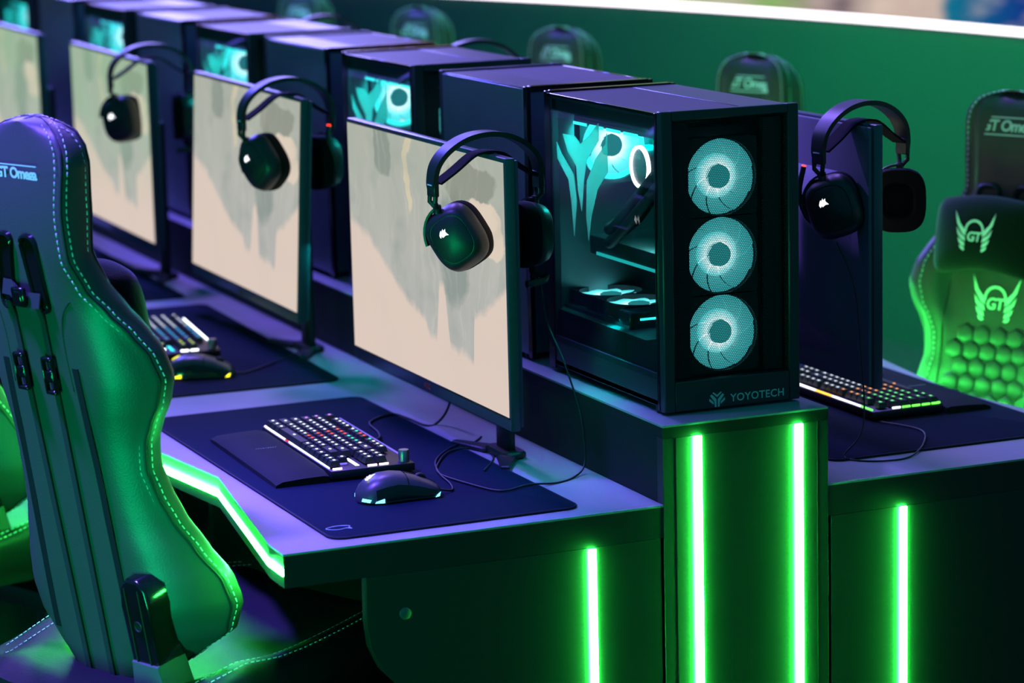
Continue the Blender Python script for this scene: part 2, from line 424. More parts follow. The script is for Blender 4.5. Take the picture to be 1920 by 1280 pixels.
# ------------------------------------------------------------------ camera
cam = bpy.data.cameras.new('camera'); camo = bpy.data.objects.new('camera', cam); COL.objects.link(camo)
yaw, pit, rol = -0.40040688884429054, -0.18434210669301174, -0.024665136504756952
fwd = Vector((-sin(yaw) * cos(pit), cos(yaw) * cos(pit), sin(pit))); rt = fwd.cross(Vector((0, 0, 1))).normalized(); up = rt.cross(fwd)
r2 = rt * cos(rol) + up * sin(rol); u2 = -rt * sin(rol) + up * cos(rol)
mw = Matrix((r2, u2, -fwd)).transposed().to_4x4(); mw.translation = (-1.772154, -3.625601, 0.883945 + ZP)
camo.matrix_world = mw
cam.sensor_width = 36.0; cam.lens = 5237.23 / 1920 * 36; cam.clip_start = .1; cam.clip_end = 60
cam.dof.use_dof = True; cam.dof.focus_distance = 4.25; cam.dof.aperture_fstop = 3.6
SC.camera = camo

# ------------------------------------------------------------------ setting
struct(MB().box((-7, -7, -.05), (7, 15, 0)).build('floor', M['floor']))
path = smooth_path([(2.7, -6, 0), (2.98, -3, 0), (3.10, 0, 0), (3.09, 2.2, 0), (3.04, 3.67, 0), (2.90, 4.9, 0), (2.62, 6.2, 0), (2.15, 7.6, 0), (1.4, 9.0, 0), (.3, 10.3, 0), (-1.2, 11.3, 0), (-4, 12.2, 0)], 6)
wl = MB(); st = MB(); R1 = []; R2 = []
for i, p in enumerate(path):
    d = (path[min(i + 1, len(path) - 1)] - path[max(i - 1, 0)]).normalized(); n = Vector((d.y, -d.x, 0))
    R1.append([p + Vector((0, 0, 0.0)), p + Vector((0, 0, 1.059)), p + n * .16 + Vector((0, 0, 1.059)), p + n * .16])
    R2.append([p - n * .008 + Vector((0, 0, 1.0595)), p - n * .008 + Vector((0, 0, 1.0735)), p + n * .012 + Vector((0, 0, 1.0735)), p + n * .012 + Vector((0, 0, 1.0595))])
wall = struct(wl.loft(R1).build('wall_right', M['wall_green'], sharp=40))
st.loft(R2).build('light_strip', M['white_led'], wall, sharp=40)['label'] = 'glowing white light strip along the barrier top'
struct(MB().box((-7, 14.6, 0), (7, 14.8, 6)).build('wall_back', M['wall_dark']))
# big picture screen beyond the barrier
vs = thing('video_screen', 'large blurred colourful screen standing beyond the white-lit green barrier', 'screen', (4.05, 9.2, 0), radians(-23))
MB().box((-2.6, .02, .0), (2.6, .2, 2.7), .02).build('screen_case', M['pc_black'], vs)
me = bpy.data.meshes.new('display'); bm = bmesh.new(); V = [bm.verts.new(q) for q in ((-2.5, .018, .5), (2.5, .018, .5), (2.5, .018, 2.6), (-2.5, .018, 2.6))]
f = bm.faces.new(V); uvl = bm.loops.layers.uv.new('UVMap')
for l, q in zip(f.loops, ((0, 0), (1, 0), (1, 1), (0, 1))): l[uvl].uv = q
bm.to_mesh(me); bm.free(); me.materials.append(M['video']); link('display', me, vs)

# ------------------------------------------------------------------ desks and plinth
ROW = 6.2
def desk_edge(sign):
    pts = []
    for k in range(0, 7):
        if k > 0: pts.append((-.594, k - .065))
        pts.append((-.594, k + (.065 if k else .065)))
        if k < 6: pts.append((-.533, k + .5))
    pts = [(-.594, 0)] + pts
    pts = [(x, y) for x, y in pts if y <= 6.2] + [(-.594, ROW)]
    return pts if sign < 0 else [(.279 - x, y) for x, y in pts]
def make_desk(sign, label):
    d = thing('gaming_desk', label, 'desk', (0, 0, 0))
    E = desk_edge(sign); inner = 0.0 if sign < 0 else .279
    out = E + [(inner, ROW), (inner, 0)]
    if sign > 0: out = out[::-1]
    MB().prism(out, XY, ZD - .003, ZD).build('worktop', M['desk_top'], d)
    MB().prism(out, XY, ZD - .0497, ZD - .003).build('worktop_core', M['desk_edge'], d)
    # light strip let into the edge
    s = MB(); w = MB()
    for (x0, y0), (x1, y1) in zip(E, E[1:]):
        if y1 - y0 < 1e-4: continue
        dx, dy = x1 - x0, y1 - y0; L = sqrt(dx * dx + dy * dy); n = Vector((-dy / L, dx / L, 0)) * (1 if sign < 0 else -1)
        q = [Vector((x0, y0, 0)), Vector((x1, y1, 0))]
        s.loft([[p + n * .0004 + Vector((0, 0, ZD - .0315)), p + n * .0025 + Vector((0, 0, ZD - .0315)), p + n * .0025 + Vector((0, 0, ZD - .0215)), p + n * .0004 + Vector((0, 0, ZD - .0215))] for p in q])
    s.build('light_strip', M['green_led'] if sign < 0 else M['green_led_far'], d)['label'] = 'glowing green light strip in the angled desk edge'
    # end panel with a curved inner side, seam on top
    if sign < 0:
        o = [(-.005, 0.0), (-.005, ZD - .05), (-.472, ZD - .05), (-.472, .62), (-.468, .585), (-.452, .55), (-.42, .515), (-.38, .49), (-.34, .47), (-.30, .44), (-.27, .38), (-.26, .3), (-.26, 0)]
    else:
        o = [(.284, 0.0), (.80, 0), (.80, ZD - .05), (.284, ZD - .05)]
    MB().prism(o, XZ, .0, .02, .0006, 1).build('end_panel', M['panel'], d)
    if sign < 0:
        MB().lathe([(.0, -.0015), (.0075, -.0015), (.009, -.0005), (.009, .001)], 20, 'y', (-.414, 0, .63)).build('screw_cap', M['pc_top'], d)
    sx = -.1185 if sign < 0 else .4105
    MB().box((sx - .0062, -.0045, .02), (sx + .0062, .0, ZD - .0505 if sign > 0 else ZD - .052), .0015).build('light_strip', M['green_led'], d)['label'] = 'upright glowing green light strip on the end panel'
    # supports along the row
    for k in range(1, 7):
        y = k * 1.0
        x0, x1 = (-.40, -.005) if sign < 0 else (.284, .52)
        MB().box((x0, y - .012, 0), (x1, y + .012, ZD - .0505)).build('support_panel', M['panel'], d)
    return d
make_desk(-1, 'left long black-edged grey desk whose angled edge glows green')
make_desk(1, 'right long black-edged grey desk behind the centre shelf')
pl = thing('raised_shelf', 'black raised shelf between the two desks carrying the row of computers', 'shelf', (0, 0, 0))
MB().box((0, -.001, ZP - .003), (.279, ROW, ZP)).build('shelf_top', M['desk_top'], pl)
MB().box((0, -.001, ZP - .0195), (.279, ROW, ZP - .003)).build('shelf_core', M['plinth_edge'], pl)
MB().box((0, -.0004, 0.), (.279, .02, ZP - .0197), .0005, 1).build('front_panel', M['panel'], pl)
MB().box((.0, .02, ZD + .0005), (.012, ROW, ZP - .0197)).box((.267, .02, ZD + .0005), (.279, ROW, ZP - .0197)).build('side_panel', M['plinth_edge'], pl)
seam = MB()
for x in (.0215, .2605): seam.box((x - .0004, -.0008, .03), (x + .0004, -.0003, ZP - .021))
seam.build('panel_seam', M['plinth_edge'], pl)
for sx in (.0565, .2275):
    MB().box((sx - .0068, -.005, .02), (sx + .0068, -.0004, ZP - .020), .0015).build('light_strip', M['green_led'], pl)['label'] = 'upright glowing green light strip on the shelf front'

# ------------------------------------------------------------------ computers
def fan_parts(parent, c, axis, r=.057, hot=True, name='fan', frame_w=.06, th=.022, bright=False):
    """square-framed fan with nine curved lit blades; axis 'y' looks toward -y, 'z' looks up"""
    f = bpy.data.objects.new(name, None); COL.objects.link(f); f.parent = parent; f.location = c
    f.empty_display_size = .02
    if axis == 'z': f.rotation_euler = (radians(-90), 0, 0)      # local -y faces up
    fr = MB(); sq = []; ci = []
    for k in range(48):
        a = 2 * pi * k / 48; q = min(frame_w / max(abs(cos(a)), abs(sin(a))), frame_w * 1.38)
        sq.append((q * cos(a), q * sin(a))); ci.append(((r + .0015) * cos(a), (r + .0015) * sin(a)))
    m = len(sq); t = bmesh.new()
    rows = [[t.verts.new((a, y, b)) for a, b in P] for P, y in ((sq, 0), (ci, 0), (ci, th), (sq, th))]
    for i in range(4):
        A, B = rows[i], rows[(i + 1) % 4]
        for k in range(m): t.faces.new((A[k], A[(k + 1) % m], B[(k + 1) % m], B[k]))
    fr._add(t)
    fr.build('fan_frame', M['pc_black'], f)
    bl = MB(); nb = 9; rh = .019
    for k in range(nb):
        rows = []
        for j in range(9):
            u = j / 8; rr = rh + (r - rh) * u; sw = radians(34) * u ** 1.2
            row = []
            for s_ in range(5):
                a = 2 * pi * k / nb + sw + radians(39.7) * (s_ / 4 - .5)
                row.append((rr * cos(a), .006 + .004 * (s_ / 4), rr * sin(a)))
            rows.append(row)
        bl.loft(rows, caps=False, closed=False)
    bl.build('fan_blades', M['blade_bright' if bright else 'blade'], f)
    MB().lathe([(0, .004), (.0145, .004), (.0175, .006), (.0185, .016), (0, .016)], 28, 'y').build('fan_hub', M['hub'], f)
    if hot: MB().lathe([(.0150, .019), (.0340, .019), (.0340, .0205), (.0150, .0205)], 32, 'y').build('light_ring', M['hot_ring'], f)
    return f
def hot_mat():
    m = bpy.data.materials.new('lit_hub_ring'); t = NT(m); tc = t.new('ShaderNodeTexCoord')
    le = t.new('ShaderNodeVectorMath', operation='LENGTH'); t.ln(tc.outputs['Object'], le.inputs[0])
    r = t.new('ShaderNodeValToRGB'); t.ln(t.math('MULTIPLY_ADD', le.outputs['Value'], 1 / .016, -1.4), r.inputs[0])
    e = r.color_ramp.elements; e[0].position = 0.0; e[0].color = (1.0, 1.0, 1.0, 1); e[1].position = 1.0; e[1].color = (.05, .45, .48, 1)
    nz = t.new('ShaderNodeTexNoise', i_Scale=420.0); t.ln(tc.outputs['Object'], nz.inputs['Vector'])
    em = t.new('ShaderNodeEmission'); t.ln(r.outputs[0], em.inputs[0]); t.ln(t.math('MULTIPLY_ADD', nz.outputs['Fac'], 5.0, .2), em.inputs[1])
    t.ln(em.outputs[0], t.out.inputs[0]); return m
M['hot_ring'] = hot_mat()
M['hub'] = emis('teal_lit_hub', (0.03, 0.36, 0.38, 1), .8)

def make_pc(D, label, full=True, name='desktop_computer'):
    W, H = .23, .457; hw = W / 2; y0, y1 = -D / 2, D / 2
    r = thing(name, label, 'computer', (0, 0, 0), 0, 'row of computers on the raised shelf')
    # chassis: floor, roof, posts, rear
    b = MB()
    b.box((-hw, y0 + .016, .012), (hw, y1 - .014, .020)).box((-hw + .001, y0 + .016, H - .012), (hw - .001, y1 - .014, H - .006), .001, 1)
    b.box((-hw, y0 + .016, .012), (-hw + .006, y1 - .014, .062), .001, 1)                  # lower side rail
    b.box((-hw, y0 + .016, .020), (-hw + .012, y0 + .026, H - .010), .001, 1).box((hw - .012, y0 + .016, .020), (hw, y0 + .028, H - .010), .001, 1)
    b.box((-hw, y1 - .030, .020), (-hw + .012, y1 - .014, H - .010), .001, 1).box((hw - .012, y1 - .030, .020), (hw, y1 - .014, H - .010), .001, 1)
    b.box((-hw + .005, y0 + .02, H - .030), (-hw + .03, y1 - .02, H - .012))
    b.build('chassis', M['pc_black'], r)
    # roof: perforated half and smooth half
    MB().box((-hw + .004, y0 + .019, H - .006), (hw * .30, y1 - .017, H - .0035), .0008, 1).build('top_filter', M['pc_mesh_top'], r)
    MB().box((hw * .30, y0 + .019, H - .006), (hw - .002, y1 - .017, H - .0030), .0008, 1).build('top_panel', M['pc_top'], r)
    # front: frame, mesh, foot strip
    t = MB(); yf = y0
    t.box((-hw, yf, .004), (-hw + .018, yf + .016, H), .0015, 1).box((hw - .018, yf, .004), (hw, yf + .016, H), .0015, 1)
    t.box((-hw + .0175, yf + .0004, H - .014), (hw - .0175, yf + .016, H - .0002), .0015, 1).box((-hw + .0175, yf + .0004, .0042), (hw - .0175, yf + .016, .050), .0015, 1)
    t.build('front_frame', M['pc_black'], r)
    MB().poly([(-hw + .017, yf + .004, .049), (hw - .017, yf + .004, .049), (hw - .017, yf + .004, H - .013), (-hw + .017, yf + .004, H - .013)]).build('front_mesh', M['pc_mesh_front'], r)
    MB().box((-hw + .022, yf + .0165, .052), (-hw + .052, yf + .030, H - .02)).box((hw - .052, yf + .0165, .052), (hw - .022, yf + .030, H - .02)).build('fan_bracket', M['pc_black'], r)
    for z in (.352, .2335, .1155):
        fan_parts(r, (-.007, yf + .0175, z), 'y')
    MB().box((-hw + .02, yf + .046, .05), (hw - .02, yf + .070, H - .03), .002, 1).build('radiator', M['pc_black'], r)
    # rear plate and trim bar across the roof
    MB().box((-hw + .003, y1 - .014, .012), (hw - .003, y1 - .0125, H - .004)).build('rear_panel', M['pc_side'], r)
    MB().box((-hw, y1 - .014, .004), (-hw + .008, y1, H - .001), .001, 1).box((hw - .008, y1 - .014, .004), (hw, y1, H - .001), .001, 1).box((-hw + .0075, y1 - .014, H - .010), (hw - .0075, y1, H), .001, 1).build('rear_trim', M['pc_gloss'], r)
    sc_ = MB()
    for z in (.40, .36): sc_.lathe([(0, .0), (.0065, .0), (.0065, .010), (.005, .012), (0, .012)], 14, 'y', (-hw + .020, y1 - .0125, z))
    sc_.build('thumb_screw', M['pc_gloss'], r)
    # right side steel, left side glass
    MB().box((hw - .0015, y0 + .017, .010), (hw + .0005, y1 - .0145, H - .005), .0008, 1).build('steel_side_panel', M['pc_side'], r)
    MB().box((-hw - .0005, y0 + .019, .052), (-hw + .002, y1 - .016, H - .004)).build('glass_side_panel', M['glass'], r)
    f = MB()
    f.box((-hw - .001, y0 + .0165, .006), (-hw + .004, y0 + .0230, H - .003), .0006, 1).box((-hw - .001, y1 - .026, .006), (-hw + .004, y1 - .0145, H - .003), .0006, 1)
    f.box((-hw - .001, y0 + .022, H - .0075), (-hw + .003, y1 - .016, H - .003), .0006, 1)
    f.build('glass_frame', M['pc_gloss'], r)
    # feet
    for sx in (-1, 1):
        for yy in (y0 + .03, y1 - .03):
            MB().lathe([(.012, 0), (.013, .003), (.013, .012), (0, .012)], 16, 'z', (sx * (hw - .014), yy, 0)).build('foot', M['rubber'], r)
    # interior
    MB().box((hw - .040, y0 + .07, .105), (hw - .036, y1 - .015, H - .02)).build('motherboard_tray', M['pc_inner'], r)
    pc = MB(); pc.box((hw - .046, y1 - .27, .17), (hw - .041, y1 - .02, H - .03))
    for q in ((.06, .30, .05, .03), (.11, .36, .04, .025), (.20, .35, .03, .05), (.16, .22, .05, .02)):
        pc.box((hw - .060, y1 - .02 - q[0] - q[2], q[1]), (hw - .045, y1 - .02 - q[0], q[1] + q[3]), .002, 1)
    for k in range(4): pc.box((hw - .080, y1 - .215 - k * .010, .30), (hw - .045, y1 - .211 - k * .010, .42))
    pc.build('motherboard', M['pcb'], r)
    # power supply cover
    s = MB(); s.box((-hw + .006, y0 + .075, .100), (hw - .04, y1 - .015, .104)); s.build('shroud_top', M['pc_inner'], r)
    s = MB(); s.poly([(-hw + .006, y0 + .03, .058), (-hw + .006, y1 - .03, .058), (-hw + .006, y1 - .03, .104), (-hw + .006, y0 + .03, .104)]); s.build('shroud_mesh', M['pc_mesh_side'], r)
    MB().box((-hw + .03, y0 + .09, .022), (hw - .045, y1 - .2, .098), .003, 1).build('power_supply', M['pc_inner'], r)
    # graphics card
    g = MB(); g.box((-hw + .062, y0 + .075, .190), (hw - .045, y1 - .03, .222), .004, 2); gr = g.build('graphics_card', M['pc_black'], r)
    MB().box((-hw + .0605, y0 + .09, .192), (-hw + .062, y1 - .06, .197)).build('light_bar', M['cyan_soft'], gr)
    MB().box((-hw + .0600, y0 + .10, .205), (-hw + .062, y0 + .15, .218)).build('badge_plate', M['alu'], gr)
    # two fans lying on the cover in a low box
    bx = MB(); bx.box((-hw + .022, y1 - .262, .1045), (-hw + .146, y1 - .016, .110)); bx.box((-hw + .022, y1 - .262, .110), (-hw + .146, y1 - .222, .1305), .002, 1); bx.build('fan_tray', M['pc_black'], r)
    for yy in (y1 - .1665, y1 - .0620): fan_parts(r, (-hw + .084, yy, .1325), 'z', .0495, True, 'fan', .0518, bright=True)
    MB().box((-hw + .0405, y1 - .234, .117), (-hw + .0418, y1 - .034, .1205)).box((-hw + .040, y1 - .2632, .117), (-hw + .115, y1 - .2622, .1205)).build('light_bar', M['cyan'], r)
    # lit rear fan, top light bars, cooler ring and tubes
    rf = fan_parts(r, (-hw + .10, y1 - .050, .365), 'y', .055, True, 'fan', bright=True)
    MB().lathe([(.046, -.001), (.054, -.001), (.054, .003), (.046, .003)], 36, 'y').build('light_ring', M['cyan'], rf)
    MB().box((-hw + .03, y0 + .08, H - .050), (-hw + .17, y1 - .06, H - .030), .002, 1).build('top_radiator', M['pc_black'], r)
    l = MB()
    for k in range(4): l.box((-hw + .0285, y1 - .10 - k * .062, H - .052), (-hw + .0297, y1 - .066 - k * .062 + .016, H - .0475))
    l.build('light_bar', M['cyan'], r)
    MB().lathe([(0, 0), (.030, 0), (.034, .006), (.034, .03), (0, .03)], 32, 'x', (hw - .110, y1 - .105, .335)).build('cooler_pump', M['pc_black'], r)
    MB().lathe([(.0295, -.001), (.034, -.001), (.034, .004), (.0295, .004)], 36, 'x', (hw - .112, y1 - .105, .335)).build('light_ring', M['white_ring'], r)
    tb = MB()
    for dz in (0, .022):
        tb.tube(smooth_path([(hw - .085, y1 - .11, .315 - dz), (.0, y1 - .100, .272 - dz), (-.052, y1 - .112, .244 - dz), (-.062, y1 - .150, .252 - dz), (-.060, y1 - .275, .335 - dz), (-.045, y1 - .325, .385 - dz), (-.03, y1 - .330, .405 - dz)], 8), .0085, 10)
    tb.build('coolant_tube', M['rubber'], r)
    # pale shield emblem standing behind the glass
    e = MB()
    def sh(pts): e.prism(pts, lambda a, b, d: (d, a, b), -hw + .003, -hw + .0042)
    for P in ([(.028, .377), (.049, .358), (.093, .330), (.102, .289), (.090, .232), (.082, .282), (.072, .321), (.031, .350)],
              [(.053, .392), (.072, .365), (.103, .345), (.107, .309), (.120, .275), (.130, .325), (.141, .358), (.188, .394), (.188, .421), (.153, .398), (.120, .382), (.098, .393)],
              [(.218, .408), (.213, .391), (.176, .364), (.142, .326), (.137, .270), (.144, .232), (.156, .273), (.180, .317), (.219, .348)]):
        sh([(y1 - .012 - a, z) for a, z in P])
    e.build('shield_emblem', M['emblem'], r)
    # printed name on the foot strip
    nm = text_mesh('YOYOTECH', .0165, M['print_dim'], .0002, 0, .0002, 1.06)
    put_mesh(nm, frame((.0415, y0 + .0001, .0275 - .0105), (1, 0, 0), (0, 0, 1))); link('maker_name', nm, r)
    lg = MB(); yy = y0 - .0001
    for sg in (-1, 1):
        for q in ([(.001, -.012), (.001, 0), (.009, .008), (.012, .006), (.005, -.003), (.004, -.012)], [(.006, -.008), (.006, -.004), (.013, .002), (.0135, -.002)], [(.0, .003), (.0, .0065), (.006, .011), (.008, .010)]):
            lg.poly([(-.0275 + sg * a, yy, .018 + b) for a, b in q])
    lg.build('maker_symbol', M['print_dim'], r)
    return r
m_ = bpy.data.materials.new('translucent_emblem'); t_ = NT(m_)
a_ = t_.new('ShaderNodeBsdfTranslucent'); a_.inputs[0].default_value = (.75, .80, .80, 1); b_ = t_.new('ShaderNodeBsdfDiffuse'); b_.inputs[0].default_value = (.8, .9, .9, 1)
c_ = t_.new('ShaderNodeBsdfTransparent'); x1 = t_.new('ShaderNodeMixShader', i_0=.35); x2 = t_.new('ShaderNodeMixShader', i_0=.3)
t_.ln(a_.outputs[0], x1.inputs[1]); t_.ln(b_.outputs[0], x1.inputs[2]); t_.ln(x1.outputs[0], x2.inputs[1]); t_.ln(c_.outputs[0], x2.inputs[2]); t_.ln(x2.outputs[0], t_.out.inputs[0])
M['emblem'] = m_

PX = .0328 + .115
pc1 = make_pc(.427, 'nearest computer, with three cyan fans behind its front mesh and a name printed below')
PC1Y = .0566 + .2135
pc1.location = (PX, .0566 + .2135, ZP)
pcb = make_pc(.385, 'second glass-sided computer, glowing cyan behind the nearest monitor')
pcb.location = (PX, 1.0579 + .1925, ZP)
gl_ = {2.21: 'third glass-sided computer, glowing cyan above the second monitor', 3.19: 'fourth glass-sided computer, glowing cyan above the third monitor', 4.17: 'farthest cyan-glowing computer, above the farthest monitor'}
for y, lb in gl_.items(): dup(pcb, (PX, y, ZP), 0, lb)
for y, lb in {.746: 'steel-sided computer back to back with the nearest computer', 1.725: 'steel-sided computer behind the second glass-sided computer', 2.705: 'steel-sided computer between the third and fourth glass-sided computers', 3.68: 'farthest steel-sided computer, in the top left corner of the photo'}.items():
    dup(pcb, (PX, y, ZP), pi, lb)

# ------------------------------------------------------------------ monitors
STX = .155
def make_monitor(name, label, loc, rotz, center_z, tilt=0.0, smat='screen_a', group='monitors along the desks'):
    """loc is the stand's foot on the desk; display faces local -y with its front at y = 0"""
    W, H = .71, .421
    r = thing(name, label, 'monitor', loc, rotz, group)
    cz = center_z - loc[2]
    T = Matrix.Rotation(-tilt, 4, 'X'); T.translation = (0, 0, cz)
    b = MB()
    b.box((-W / 2, 0, -H / 2), (W / 2, .017, H / 2), .0025, 2, T)
    b.build('bezel', M['bezel'], r)
    bk = MB()
    bk.box((-W / 2 + .004, .0165, -H / 2 + .004), (W / 2 - .004, .024, H / 2 - .004), .003, 2, T)
    bk.loft([[T @ Vector((x * sx, y, z * sz + dz)) for x, z in round_rect(1, 1, .15, 4)] for y, sx, sz, dz in ((.023, .30, .15, -.02), (.045, .25, .115, -.02), (.055, .20, .085, -.02))])
    bk.build('back_cover', M['monitor_back'], r)
    me = bpy.data.meshes.new('display'); bm = bmesh.new(); uvl = bm.loops.layers.uv.new('UVMap')
    q = [(-W / 2 + .005, -.0006, -H / 2 + .0215), (W / 2 - .005, -.0006, -H / 2 + .0215), (W / 2 - .005, -.0006, H / 2 - .007), (-W / 2 + .005, -.0006, H / 2 - .007)]
    f = bm.faces.new([bm.verts.new(T @ Vector(p)) for p in q])
    for l, u in zip(f.loops, ((0, 0), (1, 0), (1, 1), (0, 1))): l[uvl].uv = u
    bm.to_mesh(me); bm.free(); me.materials.append(M[smat]); link('display', me, r)
    lip = MB(); lip.box((-W / 2 + .002, -.0016, -H / 2 + .0195), (W / 2 - .002, .001, -H / 2 + .0213), .0004, 1, T); lip.build('lower_lip', M['gloss'], r)
    tx = text_mesh('AOC', .013, M['red_print'], .0002); put_mesh(tx, T @ frame((0, -.0003, -H / 2 + .0095), (1, 0, 0), (0, 0, 1))); link('maker_logo', tx, r)
    n = MB(); n.box((STX - .026, .066, .0), (STX + .026, .080, cz + .06), .004, 2)
    n.build('stand_neck', M['plastic2'], r)
    fb = MB()
    for sx in (-1, 1):
        fb.prism([(STX + sx * .012, .080), (STX + sx * .030, .045), (STX + sx * .105, .020), (STX + sx * .112, .032), (STX + sx * .050, .068), (STX + sx * .03, .090)][::sx], XY, 0.0, .009, .002, 1)
    fb.prism(round_rect(.045, .022, .015, 4), lambda a, b, d: (STX + a, .072 + b, d), .0, .012, .003, 1)
    fb.build('stand_foot', M['plastic2'], r)
    return r
MONS = [('monitor showing a misty game picture, nearest on the left desk', (-.146, .578), .174, 0.0, .3, 'screen_a'),
        ('monitor with a misty game picture, second along the left desk, a headset over its corner', (-.122, 1.613), .179, 3.2, .7, 'screen_a'),
        ('monitor with a greenish misty picture, third along the left desk', (-.112, 2.636), .176, 0.0, .8, 'screen_b'),
        ('greenish monitor cut off by the left edge of the photo, farthest of the left row', (-.106, 3.66), .176, 0.0, .8, 'screen_b')]
for lb, (x, y), z, tl, yw, sm in MONS:
    make_monitor('monitor', lb, (x, y, ZD), radians(-90 - yw), z + ZP, radians(tl), sm)
make_monitor('monitor', 'dark monitor seen from behind on the right desk, beside the nearest computer', (.4675, .155 + .355, ZD), radians(90), .192 + ZP)
make_monitor('monitor', 'monitor on the right desk under the headset band that peeks over the steel-sided computer', (.4675, 1.50, ZD), radians(90), .192 + ZP)
make_monitor('monitor', 'monitor on the right desk under the farther headset band, behind the far computers', (.4675, 2.52, ZD), radians(90), .192 + ZP)

